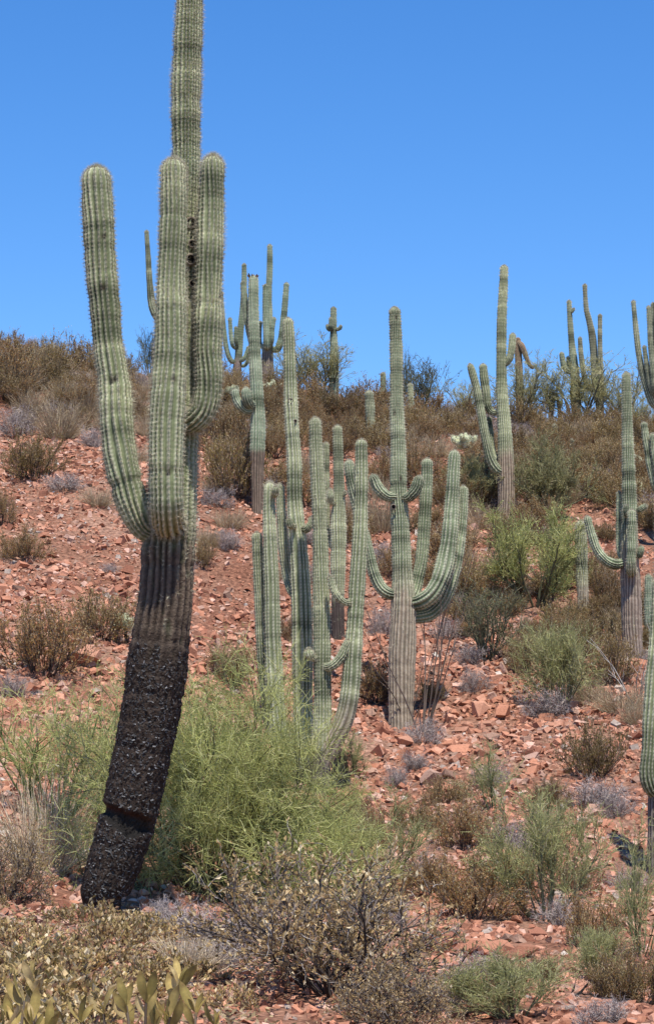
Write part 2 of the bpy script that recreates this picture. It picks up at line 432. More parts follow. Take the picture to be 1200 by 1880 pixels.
def saguaro(label, trunk, arms=(), base_px=None, group=None, holes=(), fruits=(), seed=0, category='cactus', **kw):
    bx, by = base_px if base_px else trunk[0][:2]
    gp = ground(bx, by); d = gp[1]
    base = gp.copy()
    scale = F_PX / d
    root = thing('saguaro_cactus', tuple(base), label, category, group)
    near = d < 26
    tr_ = np.random.default_rng(seed * 7 + 3); q_ = tr_.normal(0, 1, 2)
    kw.setdefault('tint', np.array([1 + .09 * q_[0] + .05 * q_[1], 1 + .03 * q_[0], 1 - .08 * q_[1]]))
    K = dict(step=0.02 if near else (0.023 if d < 45 else 0.035), vpr=6 if d < 45 else 4,
             spine_n=22 if near else (6 if d < 45 else 4), spine_w=0.0018 if near else (0.0032 if d < 45 else 0.0045),
             spine_l=0.046 if near else 0.036)
    arm_kw = {k: v for k, v in kw.items() if k not in ('bark_y', 'bark_soft', 'char_y', 'notch', 'kinks', 'barkc', 'dents')}
    def add(nm, path, sd, ribs, k2):
        kk = dict(K); kk.update(k2); kk['ribs'] = ribs
        skin, sp, info = saguaro_stem(path, d, seed=sd, **kk)
        V, f, c = centred(skin, base)
        o = link(nm, make_mesh(nm, V, f, c, M_CHAR if kk.get('char_y') else M_SKIN, True), root)
        if sp is not None and len(sp[0]):
            V, f, c = centred(sp, base)
            link('spines', make_mesh('spines', V, f, c, M_SPINE), o, kind='stuff')
        return o, info
    # sink the trunk foot into the ground
    t0 = trunk[0]; t1 = trunk[1]
    foot = (t0[0], t0[1] + 0.22 * scale, t0[2])
    tr, info = add('trunk', [foot] + list(trunk), seed * 31, kw.pop('ribs', 18), kw)
    for i, a in enumerate(arms):
        opt = dict(arm_kw); 
        if isinstance(a, dict): opt.update({k: v for k, v in a.items() if k != 'p'}); pth = a['p']
        else: pth = a
        opt.pop('ribs', None)
        wpx = pth[-1][2]; rib = 16 if wpx / scale > 0.2 else 12
        o, _ = add('arm', pth, seed * 31 + i + 1, rib, opt)
    for (hx, hy, hr, zo) in holes:             # nest holes pecked by birds, and shadow painted as pits on the tallest saguaro: a raised callus ring around a dark pit
        p = at(hx, hy, d + zo) - base; r = hr / scale
        n_ = 14; an = np.arange(n_) * 2 * PI / n_
        prof = [(1.35, 0.02), (1.05, -0.35), (0.8, -0.2), (0.72, 0.5), (0.0, 0.75)]
        Vh = np.concatenate([np.stack([p[0] + r*q*np.cos(an)*(1+.1*np.sin(3*an)), np.full(n_, p[1] + r*z_*0.8), p[2] + r*q*1.15*np.sin(an)], -1) for q, z_ in prof])
        ids = np.arange(n_ * 5).reshape(5, n_)
        fh = np.stack([ids[:-1], np.roll(ids, -1, 1)[:-1], np.roll(ids, -1, 1)[1:], ids[1:]], -1).reshape(-1, 4)
        ch = np.repeat(np.array([[.2,.17,.12],[.15,.12,.09],[.05,.04,.03],[.012,.01,.008],[.01,.008,.007]]), n_, 0)
        link('hole_shade_pit', make_mesh('hole_shade_pit', Vh, fh, ch, M_SKIN, True), root)
    for (fx, fy, fw, zo, nf) in fruits:        # dried fruit and flower stubs at a stem tip
        p = at(fx, fy, d + zo) - base; r = fw / scale / 2
        rg = np.random.default_rng(seed + 5)
        for q in range(nf):
            Vs = []; Fs = []; Cs = []
            an = q * 2 * PI / nf + rg.uniform(-.3, .3)
            b0 = p + np.array([math.cos(an) * r * .8, math.sin(an) * r * .8, -r * .35 * rg.random()])
            dr = norm(np.array([math.cos(an) * .6, math.sin(an) * .6, 1.0]))
            l = r * rg.uniform(.5, .9); rr = r * 0.17
            ax = norm(np.cross(dr, [0.3, 0.2, 0.9])); ay = np.cross(dr, ax)
            k = len(Vs) * 1
            ringv = []
            for t_, q_ in ((0, .7), (.5, 1.1), (1, .35)):
                for a2 in range(5):
                    ringv.append(b0 + dr * l * t_ + rr * q_ * (ax * math.cos(a2*1.2566) + ay * math.sin(a2*1.2566)))
            o0 = len(Vs); Vs += ringv
            for r_ in range(2):
                for a2 in range(5):
                    Fs.append([o0 + r_*5 + a2, o0 + r_*5 + (a2+1) % 5, o0 + r_*5 + 5 + (a2+1) % 5, o0 + r_*5 + 5 + a2])
            c_ = np.array([[0.10, 0.05, 0.035], [0.07, .06, .035], [0.2, 0.16, 0.1]][q % 3])
            Cs += [c_] * 15
            link('dried_fruit', make_mesh('dried_fruit', np.array(Vs), np.array(Fs), np.array(Cs), M_TWIG, True), root)
    return root, info, d, base, tr

# S1, the tall fire-scarred saguaro
notch_angle = -2.1
big, binfo, bd, bbase, btrunk = saguaro(
    'tallest saguaro with fire-blackened leaning trunk and three upright green arms',
    [(200,1680,44),(190,1645,80),(203,1605,93),(222,1545,100),(235,1500,102),(249,1440,104),(262,1380,106),(279,1290,107),(290,1210,108),
     (297,1150,105),(304,1095,99),(309,1000,100),(316,900,92),(322,800,82),(328,690,68),(334,580,58),(339,450,52),(342,290,50),(341,200,52),(344,100,52),(348,0,47),(350,-90,44)],
    arms=[dict(p=[(296,972,40,0),(268,970,52,-.06),(247,935,60,-.1),(229,880,62,-.1),(220,830,63,-.08),(215,780,62,-.06),(209,700,60,-.04),(199,640,55,-.02),(192,560,58,0),(185,490,57,0),(180,400,57,0),(177,306,52,0)], kinks=((888,.11),(700,.05),(600,.03)), dents=((534,-.3,.14),(706,-.5,.2),(702,-.2,.12),(440,.1,.06))),
          dict(p=[(316,955,58,-.02),(308,957,60,-.28),(305,930,62,-.46),(304,870,63,-.5),(305,800,64,-.5),(309,700,62,-.5),(313,600,57,-.48),(315,500,52,-.46),(318,400,51,-.44),(318,292,46,-.42)], kinks=((866,.08),(640,.03)), dents=((700,.5,.05),(872,.3,.1))),
          dict(p=[(335,770,44,0),(356,772,46,-.2),(376,750,49,-.26),(384,700,51,-.28),(383,640,51,-.28),(383,560,52,-.28),(385,470,51,-.28),(388,380,49,-.28),(391,286,42,-.28)], kinks=((560,.04),(430,.03)), dents=((545,.2,.08),(520,.9,.08)))],
    base_px=(196,1674), seed=1, tint=np.array([1.05, 1.0, .9]), bark_y=985, bark_soft=30, char_y=1165, notch=(1486,1531,0.2), barkc=((.045,.032,.023),(.17,.125,.085)), ribs=20, kinks=((182,.06),(95,.05),(272,.03)),
    holes=[(351,408,8,-.12),(353,447,6,-.13),(350,476,8,-.14),(353,520,5,-.15)])  # dark pits painted in for the black shadow on the trunk between the arms
# loose pale flakes of burnt skin on the charred trunk
rg = np.random.default_rng(3)
V = binfo['V']; chm = binfo['char']; n, m = chm.shape
cand = np.argwhere((chm > 0.85) & (binfo['front'] < 0.2))
cand = cand[rg.choice(len(cand), 5600)]
P = V[cand[:, 0], cand[:, 1]]; D = binfo['dirs'][cand[:, 0], cand[:, 1]]; T = binfo['T'][cand[:, 0]]
S = norm(np.cross(D, T)); an = rg.normal(0, 0.7, len(P))[:, None]
A = S * np.cos(an) + T * np.sin(an); Bv = np.cross(D, A)
l = rg.uniform(0.005, 0.020, (len(P), 1)); wv = rg.uniform(0.002, 0.006, (len(P), 1))
lift = rg.uniform(-0.2, 1.0, (len(P), 1))
P = P + D * 0.003
q0 = P - A * l - Bv * wv; q1 = P + A * l - Bv * wv; q2 = P + A * l * .8 + Bv * wv + D * wv * lift; q3 = P - A * l * .8 + Bv * wv + D * wv * lift
Vf = np.stack([q0, q1, q2, q3], 1).reshape(-1, 3) - bbase
tone = np.where(rg.random((len(P), 1)) < 0.16, rg.uniform(.09, .24, (len(P), 1)), rg.uniform(.02, .085, (len(P), 1)))
link('bark_flakes', make_mesh('bark_flakes', Vf, np.arange(len(Vf)).reshape(-1, 4), np.repeat(tone * np.array([1, .96, .92]), 4, 0), M_CHAR), btrunk, kind='stuff')

# S2, the cluster of columns
saguaro('clump of tall columnar saguaro stems joined at one foot behind the palo verde',
    [(583,1455,50),(588,1385,40),(592,1300,33),(591,1200,33),(590,1130,32),(588,1000,29),(584,900,27),(580,820,25),(578,767,22)],
    arms=[[(572,1425,40,.4),(560,1380,40,.7),(556,1300,38,.85),(555,1200,39,.85),(553,1100,38,.85),(547,1000,34,.85),(541,930,30,.85),(540,850,28,.85),(535,770,25,.85),(532,680,23,.85),(530,620,22,.85),(528,584,20,.85)],
          dict(p=[(590,1410,30,.0),(612,1362,34,-.05),(630,1325,36,-.08),(641,1280,36,-.1),(648,1200,33,-.1),(654,1100,30,-.1),(660,1000,29,-.1),(662,930,26,-.1),(663,870,25,-.1),(663,807,22,-.1)], bark_y=1310, bark_soft=18),
          [(560,1410,26,.1),(530,1390,32,-.1),(512,1345,33,-.2),(505,1280,33,-.2),(502,1200,32,-.2),(499,1100,29,-.2),(496,1000,26,-.2),(494,930,23,-.2),(495,886,21,-.2)],
          [(560,1405,22,.2),(522,1388,22,.05),(500,1345,22,.0),(489,1280,23,.0),(482,1200,23,.0),(478,1120,22,.0),(475,1050,22,.0),(471,978,21,.0)],
          [(549,1095,14,.85),(537,1088,17,.95),(528,1060,19,1.1),(520,1000,20,1.1),(516,940,18,1.1),(513,889,16,1.1)],
          [(592,1224,14,-.05),(607,1224,17,-.14),(622,1212,18,-.16),(632,1195,18,-.16),(640,1175,15,-.16)],
          [(580,1206,10,-.02),(573,1208,13,-.12),(568,1203,17,-.16),(566,1192,13,-.16)],
          [(648,1108,10,-.1),(632,1106,13,-.2),(618,1094,14,-.24),(610,1076,13,-.24),(605,1058,10,-.24)],
          [(500,912,9,-.2),(504,908,12,-.3),(506,900,14,-.34),(506,893,11,-.34)],
          [(541,966,8,.75),(534,966,12,.65),(531,960,14,.63),(530,952,11,.63)],
          [(548,968,12,.85),(562,972,14,.77),(570,962,13,.75),(572,950,10,.75)]],
    base_px=(585,1455), seed=2, bark_y=1378, bark_soft=14, barkc=((.05,.042,.034),(.15,.125,.095)), fruits=[(571,771,8,0,3),(486,890,9,-.2,4)],
    holes=[(533,736,4,.76),(542,773,2.5,.76)])
saguaro('saguaro with a swollen waist and dark woody foot behind the clump of columns',
    [(621,1172,26),(620,1140,25),(620,1110,24),(620,1050,28),(621,1000,29),(621,960,28),(622,915,23),(622,880,20),(620,820,19),(619,781,18)],
    arms=[[(614,925,8,-.05),(608,922,11,-.1),(606,912,13,-.14),(606,898,11,-.14)],
          [(612,1005,10,.1),(603,995,12,.2),(599,960,13,.22),(598,900,14,.22),(598,850,14,.22),(598,813,12,.22)],
          [(629,910,5,-.05),(632,908,6,-.08),(634,903,5,-.08)]],
    seed=3, bark_y=1100, bark_soft=6, barkc=((.04,.03,.025),(.10,.075,.06)), fruits=[(611,792,7,0,3)])
# S3
saguaro('tall saguaro with grey woody trunk, two short stubby arms above long upswept arms',
    [(735,1332,46),(736,1280,47),(738,1200,50),(740,1110,46),(738,1050,37),(734,960,34),(731,900,33),(731,830,28),(728,740,25),(727,640,23),(724,564,22)],
    arms=[[(728,912,16,-.05),(712,912,20,-.1),(699,903,22,-.12),(690,889,21,-.12),(683,871,18,-.12)],
          [(738,915,16,-.05),(751,912,20,-.12),(760,903,22,-.14),(766,889,22,-.14),(771,874,18,-.14)],
          [(735,1090,18,0),(716,1091,22,-.05),(700,1080,23,-.05),(686,1052,22,-.02),(676,1010,21,0),(664,965,21,.05),(654,925,21,.05),(645,885,21,.05),(640,845,19,.05)],
          [(748,1105,20,.2),(760,1090,22,.35),(767,1060,23,.4),(773,1030,24,.4),(778,970,24,.4),(782,900,23,.4),(784,842,21,.4)],
          [(745,1108,26,0),(770,1105,31,-.05),(793,1090,33,-.1),(808,1062,34,-.1),(818,1025,33,-.1),(825,980,31,-.1),(830,910,27,-.1),(834,827,22,-.1)],
          [(742,1130,22,.1),(765,1132,26,.15),(790,1125,28,.2),(815,1098,28,.22),(832,1050,26,.22),(843,990,23,.22),(849,930,20,.22),(850,892,18,.22)]],
    dents=((585,.2,.1),(760,-.4,.1),(880,.3,.08)), seed=4, bark_y=1085, bark_soft=22, fruits=[(724,571,12,0,4)], holes=[(722,931,4,-.16)], ribs=20)
# S4
saguaro('saguaro with striped brown trunk and long paired arms beside feathery shrubs',
    [(929,956,31),(929,900,32),(928,850,31),(926,790,26),(921,720,21),(920,650,19),(921,580,18),(924,520,16),(925,487,14)],
    arms=[[(926,865,14,0),(912,862,18,-.08),(900,842,18,-.12),(891,805,17,-.14),(884,765,16,-.14),(875,715,15,-.14),(866,682,14,-.14),(862,668,12,-.14)],
          [(918,755,10,.05),(904,757,12,.1),(895,745,14,.12),(891,715,17,.12),(888,690,16,.12),(886,668,14,.12)],
          [(912,845,10,.1),(903,825,12,.25),(899,795,13,.3),(897,765,11,.3)],
          [(924,672,9,0),(933,662,12,-.03),(938,645,14,-.04),(940,628,14,-.04),(941,612,11,-.04)]],
    seed=5, bark_y=835, bark_soft=10, barkc=((.085,.055,.035),(.42,.33,.235)), fruits=[(862,671,8,-.14,3)])
saguaro('dead reddish-brown saguaro with one drooping arm rising from the ridge shrubs',
    [(953,762,14),(953,700,14),(951,650,13),(950,619,11)],
    arms=[[(951,628,9,-.02),(957,634,11,-.1),(964,651,10,-.12),(971,668,8,-.12),(979,677,6,-.12)]], seed=6, dead=True, spine=False)
saguaro('slim ridge saguaro with one stub arm standing in a palo verde bush',
    [(1058,764,18),(1056,720,18),(1054,680,16),(1049,630,12),(1046,590,10),(1044,552,8)],
    arms=[[(1050,684,8,-.02),(1042,682,10,-.05),(1035,672,11,-.06),(1030,647,9,-.06)],
          [(1052,680,6,.05),(1044,676,7,.15),(1042,664,7,.18),(1042,655,6,.18)],
          [(1046,572,3,-.02),(1050,572,5,-.06),(1053,566,5,-.06)]], seed=7, gray=0.3)
saguaro('dark weathered ridge saguaro with a crooked broken top and upcurved left arm',
    [(1101,778,12),(1101,755,14),(1099,735,15),(1093,690,14),(1089,640,14),(1086,612,13),(1081,588,11),(1076,568,9),(1074,545,8),(1073,522,8)],
    arms=[[(1100,745,9,-.1),(1103,725,11,-.2),(1103,690,10,-.22),(1101,640,9,-.22),(1101,577,8,-.22)],
          [(1092,716,7,0),(1083,715,9,-.04),(1075,702,10,-.06),(1070,680,10,-.06),(1066,650,9,-.06),(1064,619,8,-.06)]],
    seed=8, bark_y=728, bark_soft=8, barkc=((.06,.045,.038),(.10,.08,.065)), gray=0.65, dome=True)
saguaro('many-armed ridge saguaro with a deep cupped cradle of upright arms',
    [(1213,845,20),(1213,780,22),(1213,700,20),(1212,620,16),(1212,500,12)],
    arms=[[(1211,750,14,-.05),(1198,738,16,-.12),(1185,705,13,-.15),(1174,660,11,-.15),(1168,615,10,-.15),(1162,552,8,-.15)],
          [(1211,735,10,-.1),(1199,720,11,-.25),(1191,695,9,-.28),(1186,665,9,-.28),(1182,635,7,-.28)],
          [(1211,738,12,-.1),(1202,715,12,-.35),(1197,670,11,-.38),(1193,620,10,-.38),(1190,562,8,-.38)],
          [(1214,740,10,.1),(1206,700,10,.3),(1201,640,9,.3),(1198,556,8,.3)],
          [(1214,745,12,-.05),(1232,735,14,-.1),(1243,690,12,-.1),(1248,600,10,-.1)]], seed=9, gray=0.35)
saguaro('saguaro with a shaded forearm hugging its trunk and one long outswept arm',
    [(1161,1218,38),(1160,1180,38),(1158,1100,38),(1155,1000,33),(1155,940,30),(1154,890,27),(1152,820,22),(1150,740,19),(1149,684,15)],
    arms=[[(1145,1033,16,-.02),(1128,1036,20,-.1),(1110,1028,19,-.12),(1096,1010,17,-.12),(1085,980,16,-.12),(1077,948,14,-.12)],
          [(1158,1045,18,-.02),(1158,1050,19,-.22),(1158,1030,18,-.34),(1159,990,17,-.35),(1159,936,16,-.35)],
          [(1150,1025,9,.05),(1140,1022,11,.15),(1136,1000,11,.2),(1136,950,11,.2),(1136,903,10,.2)],
          [(1152,948,7,-.08),(1149,944,10,-.2),(1149,932,11,-.22),(1149,927,9,-.22)],
          [(1166,938,7,-.03),(1173,936,10,-.08),(1180,932,12,-.1),(1186,928,9,-.1)],
          [(1170,1018,8,-.05),(1174,1020,11,-.14),(1176,1010,13,-.16),(1176,1003,11,-.16)]],
    seed=10, bark_y=1010, bark_soft=22, barkc=((.14,.10,.075),(.40,.32,.245)), fruits=[(1142,698,6,0,3)])
saguaro('saguaro at the hillside edge with two smooth upright arms near pale cholla',
    [(1228,1010,26),(1227,900,24),(1226,800,20),(1225,690,18)],
    arms=[[(1222,905,10,0),(1207,902,13,-.08),(1196,870,14,-.1),(1189,830,14,-.1),(1181,775,13,-.1)],
          [(1223,890,10,-.05),(1212,885,12,-.2),(1203,850,12,-.22),(1197,796,12,-.22)]], seed=12, base_px=(1200,1010))
saguaro('saguaro with a thick shaded arm pressed against its grey woody trunk',
    [(1214,1605,52),(1214,1520,50),(1214,1430,48),(1216,1300,44),(1218,1100,38),(1219,900,32),(1219,820,26)],
    arms=[dict(p=[(1212,1445,22,0),(1198,1450,28,-.1),(1189,1425,31,-.14),(1192,1380,31,-.14),(1195,1320,31,-.14),(1200,1240,29,-.14),(1206,1150,26,-.14),(1209,1060,24,-.14)], kinks=((1375,.06),))],
    seed=13, bark_y=1300, bark_soft=25, barkc=((.07,.055,.045),(.26,.22,.18)), base_px=(1199,1605))
saguaro('small young saguaro column beside the shaded thick-armed saguaro',
    [(1190,1185,13),(1190,1140,15),(1190,1100,15),(1190,1056,13)], seed=14)
saguaro('stout unbranched saguaro column standing in the yellow-green palo verde',
    [(1070,1142,22),(1070,1100,21),(1068,1060,22),(1066,1000,23),(1066,956,20)], seed=15, bark_y=1075, bark_soft=8)
# S14 and the ridge group
saguaro('saguaro with stripped dark lower trunk, two fat curled buds and fruit-crowned top',
    [(472,940,20),(472,900,22),(472,860,25),(472,830,28),(473,780,28),(471,720,25),(467,640,22),(465,580,20),(465,506,18)],
    arms=[[(466,752,12,-.02),(452,754,15,-.1),(441,746,17,-.14),(434,733,17,-.14),(430,714,15,-.14)],
          [(466,742,14,-.05),(458,742,18,-.2),(453,730,19,-.26),(451,711,17,-.26)],
          [(464,640,9,.1),(458,615,11,.2),(453,585,12,.22),(449,550,12,.22),(446,516,11,.22)]],
    seed=16, bark_y=829, bark_soft=2, barkc=((.05,.034,.024),(.30,.22,.155)), fruits=[(464,508,18,0,7)])
saguaro('ridge saguaro with a wavy tall stem and looping arms on both sides',
    [(434,704,16),(435,680,16),(438,650,14),(441,610,12),(445,570,11),(448,520,10),(448,484,8)],
    arms=[[(434,664,7,-.02),(425,663,9,-.08),(417,645,9,-.1),(412,615,9,-.1),(408,570,8,-.1),(406,535,7,-.1)],
          [(432,640,5,-.1),(427,634,7,-.2),(424,615,8,-.22),(422,584,7,-.22)],
          [(436,640,6,-.05),(433,625,8,-.15),(433,600,7,-.15)],
          [(438,662,6,-.03),(446,660,8,-.1),(452,650,8,-.1),(456,636,7,-.1)],
          [(438,672,5,.05),(450,670,7,.15),(457,655,7,.15),(460,640,6,.15)]], seed=17, bark_y=662, bark_soft=5, barkc=((.12,.09,.075),(.30,.24,.2)), gray=0.1)
saguaro('ridge saguaro with dark ribbed trunk and a candelabra of four stems',
    [(491,712,24),(491,680,23),(491,640,20),(493,600,15),(493,540,12),(495,490,11),(495,449,9)],
    arms=[[(491,634,10,-.05),(490,636,13,-.22),(489,615,13,-.28),(488,570,13,-.28),(487,522,11,-.28)],
          [(497,640,10,-.02),(509,641,13,-.1),(516,620,12,-.12),(521,580,12,-.12),(526,519,10,-.12)],
          [(495,640,6,-.1),(499,625,8,-.3),(500,605,8,-.32),(503,583,8,-.32)],
          [(484,640,7,.05),(477,630,8,.15),(476,610,8,.2),(478,590,7,.2)]],
    seed=18, bark_y=645, bark_soft=4, barkc=((.075,.055,.045),(.34,.27,.215)), fruits=[(487,525,10,-.28,4)])
saguaro('ridge saguaro with a ring of tiny bud arms near its top',
    [(613,742,17),(613,700,17),(613,650,16),(612,610,13),(612,563,11)],
    arms=[[(610,604,6,-.05),(607,602,8,-.2),(607,594,8,-.22),(607,583,7,-.22)],
          [(609,605,5,-.02),(604,605,7,-.06),(601,601,7,-.07),(601,596,6,-.07)],
          [(615,605,5,-.02),(621,604,7,-.06),(625,601,7,-.07),(625,597,6,-.07)]], seed=19, gray=0.25)
saguaro('thin-armed ridge saguaro whose trunk hides behind the tallest saguaro',
    [(318,710,20),(318,640,20),(316,570,17),(314,500,14),(313,440,12)],
    arms=[[(311,590,12,0),(294,588,14,-.05),(281,565,15,-.05),(275,520,12,-.05),(272,470,10,-.05),(269,423,8,-.05)]], seed=20, gray=0.3)
for lab, p, sd, br in (
    ('short plain saguaro column among brown bushes under the ridge', [(679,808,14),(680,790,16),(679,750,18),(677,717,16)], 21, .35),
    ('tiny saguaro spear on the skyline beside pale cholla', [(703,745,11),(703,715,11),(703,684,10)], 22, .1),
    ('small saguaro post half hidden in bare ridge stems', [(755,772,10),(754,740,11),(753,704,10)], 23, .1),
    ('small round-topped saguaro stub among bushes below the ridge palo verdes', [(1019,808,11),(1019,795,12),(1018,778,11)], 24, .35),
    ('faint little saguaro post poking from the slope shrubs', [(1049,842,9),(1049,825,10),(1049,806,9)], 25, .3)):
    saguaro(lab, p, seed=sd, gray=br)

# ------------------------------------------------------------------ shrubs
def unit(rng, n):
    return norm(rng.normal(0, 1, (n, 3)))

def level(rng, pos, dirs, length, rad, nseg, jit, trop, taper=0.4):
    """polylines growing from pos along dirs"""
    n = len(pos); pts = np.empty((n, nseg + 1, 3)); pts[:, 0] = pos
    d = dirs.copy(); seg = (length / nseg)[:, None]
    for i in range(nseg):
        d = norm(d + rng.normal(0, jit, d.shape) + np.array([0, 0, trop]))
        pts[:, i + 1] = pts[:, i] + d * seg
    rr = rad[:, None] * np.linspace(1, taper, nseg + 1)[None]
    return pts, rr

def spawn(rng, pts, n, lo, hi, spread, up=0.0):
    N, K, _ = pts.shape
    t = rng.uniform(lo, hi, (N, n)) * (K - 1); i = np.clip(t.astype(int), 0, K - 2); f = (t - i)[..., None]
    ar = np.arange(N)[:, None]
    a = pts[ar, i]; b = pts[ar, i + 1]
    dr = norm(b - a)
    pos = a * (1 - f) + b * f
    d = norm(dr + spread * unit(rng, N * n).reshape(N, n, 3) + np.array([0, 0, up]))
    return pos.reshape(-1, 3), d.reshape(-1, 3)

def tubes(pts, rr, sides=3):
    N, K, _ = pts.shape
    t = norm(np.gradient(pts, axis=1) if K > 2 else np.repeat(pts[:, 1:] - pts[:, :1], 2, 1))
    ref = np.where(np.abs(t[..., 2:3]) > 0.9, np.array([1.0, 0, 0]), np.array([0, 0, 1.0]))
    u = norm(np.cross(t, ref)); v = np.cross(t, u)
    an = np.arange(sides) * 2 * PI / sides
    V = pts[:, :, None] + rr[..., None, None] * (np.cos(an)[:, None] * u[:, :, None] + np.sin(an)[:, None] * v[:, :, None])
    ids = np.arange(N * K * sides).reshape(N, K, sides)
    nx_ = np.roll(ids, -1, 2)
    f = np.stack([ids[:, :-1], nx_[:, :-1], nx_[:, 1:], ids[:, 1:]], -1).reshape(-1, 4)
    return V.reshape(-1, 3), f

def blades(rng, pts, rr):
    """flat ribbons (2 faces per segment) for very thin twigs and grass"""
    N, K, _ = pts.shape
    t = norm(pts[:, -1] - pts[:, 0]); s = norm(np.cross(t, unit(rng, N)))[:, None]
    V = np.stack([pts - s * rr[..., None], pts + s * rr[..., None]], 2)
    ids = np.arange(N * K * 2).reshape(N, K, 2)
    f = np.stack([ids[:, :-1, 0], ids[:, :-1, 1], ids[:, 1:, 1], ids[:, 1:, 0]], -1).reshape(-1, 4)
    return V.reshape(-1, 3), f

def leaves(rng, pos, dirs, size, aspect=0.45, fold=0.25):
    n = len(pos); s = norm(np.cross(dirs, unit(rng, n))); nn = np.cross(s, dirs)
    L = (size * rng.uniform(0.6, 1.3, n))[:, None]; Wd = L * aspect * rng.uniform(.8, 1.2, (n, 1))
    b = pos; tip = pos + dirs * L; mid = pos + dirs * L * 0.52
    l = mid + s * Wd / 2 + nn * Wd * fold; r = mid - s * Wd / 2 + nn * Wd * fold
    V = np.stack([b, r, tip, l], 1).reshape(-1, 3)
    return V, np.arange(n * 4).reshape(-1, 4)

def mixcol(rng, n, table, jitter=0.2):
    """table: list of (weight, rgb)"""
    wts = np.array([t[0] for t in table], float); wts /= wts.sum()
    k = rng.choice(len(table), n, p=wts)
    c = np.array([t[1] for t in table])[k]
    return c * rng.uniform(1 - jitter, 1 + jitter, (n, 1))

def stems(rng, n, el0, el1, spreadr):
    az = rng.uniform(0, 2 * PI, n); el = np.radians(rng.uniform(el0, el1, n))
    d = np.stack([np.cos(az) * np.cos(el), np.sin(az) * np.cos(el), np.sin(el)], -1)
    pos = np.stack([np.cos(az), np.sin(az), np.zeros(n)], -1) * (spreadr * np.sqrt(rng.random(n)))[:, None]
    return pos, d

def fit(parts):
    """scale all parts to 1 m wide, 1 m tall"""
    A = np.concatenate([p[1] for p in parts])
    lo = np.percentile(A, 0.7, axis=0); hi = np.percentile(A, 99.3, axis=0)
    wd = max((hi[0] - lo[0] + hi[1] - lo[1]) / 2, 1e-3); ht = max(hi[2], 1e-3)
    c = np.array([(lo[0] + hi[0]) / 2, (lo[1] + hi[1]) / 2, 0]) * 0.7
    out_ = []
    for nm, V, f, col, mat, kind in parts:
        V = (V - c) / np.array([wd, wd, ht]); V[:, 2] = np.maximum(V[:, 2], -0.04)
        out_.append((nm, make_mesh(nm, V, f, col, mat), kind))
    return out_

DARKT = np.array([0.075, 0.055, 0.045]); GREYT = np.array([0.31, 0.26, 0.23])

def b_brown(seed, gold=0.2, olive=0.5, red=0.3):
    rng = np.random.default_rng(seed)
    n0 = 34
    p, d = stems(rng, n0, 4, 86, .16)
    p0, r0 = level(rng, p, d, rng.uniform(.32, .60, n0), np.full(n0, .008), 4, .16, .08)
    p, d = spawn(rng, p0, 8, .15, 1, .75, .2)
    p1, r1 = level(rng, p, d, rng.uniform(.12, .28, len(p)), np.full(len(p), .0036), 3, .22, .08)
    p, d = spawn(rng, p1, 5, .2, 1, .85, .3)
    p2, r2 = level(rng, p, d, rng.uniform(.06, .14, len(p)), np.full(len(p), .0022), 2, .2, .08)
    Va, fa = tubes(p0, r0); Vb, fb = blades(rng, p1, r1); Vc, fc = blades(rng, p2, r2)
    V = np.vstack([Va, Vb, Vc]); f = np.vstack([fa, fb + len(Va), fc + len(Va) + len(Vb)])
    ct = np.vstack([np.tile(DARKT, (len(Va), 1)), np.repeat(mixcol(rng, len(p1), [(1, DARKT), (1, (.20,.155,.12))]), 8, 0),
                    np.repeat(mixcol(rng, len(p2), [(1, (.20,.145,.10)), (1, (.33,.25,.17))]), 6, 0)])
    p, d = spawn(rng, p2, 7, .05, 1, 1.0, .35)
    Vl, fl = leaves(rng, p, d, .021, .6)
    cl = np.repeat(mixcol(rng, len(p), [(olive, (.245,.18,.055)), (red, (.34,.185,.07)), (.3, (.31,.215,.095)), (.12, (.15,.10,.06))], .3), 4, 0)
    # dry seed heads on thin stalks above the dome
    k = rng.choice(len(p2), int(900 * gold)); tipd = norm(p2[k, -1] - p2[k, 0] + np.array([0, 0, .08]))
    ps, rs_ = level(rng, p2[k, -1], tipd, rng.uniform(.03, .09, len(k)), np.full(len(k), .0014), 1, .1, .1)
    Vs, fs = blades(rng, ps, rs_); Vh, fh = leaves(rng, np.repeat(ps[:, -1], 3, 0), unit(rng, len(k) * 3), .013, .8)
    Vx = np.vstack([Vl, Vs, Vh]); fx = np.vstack([fl, fs + len(Vl), fh + len(Vl) + len(Vs)])
    cx = np.vstack([cl, np.tile(np.array([.36,.27,.16]), (len(Vs), 1)), np.tile(np.array([.58,.46,.25]), (len(Vh), 1))])
    return fit([('branches', V, f, ct, M_TWIG, None), ('foliage', Vx, fx, cx, M_LEAF, 'stuff')])

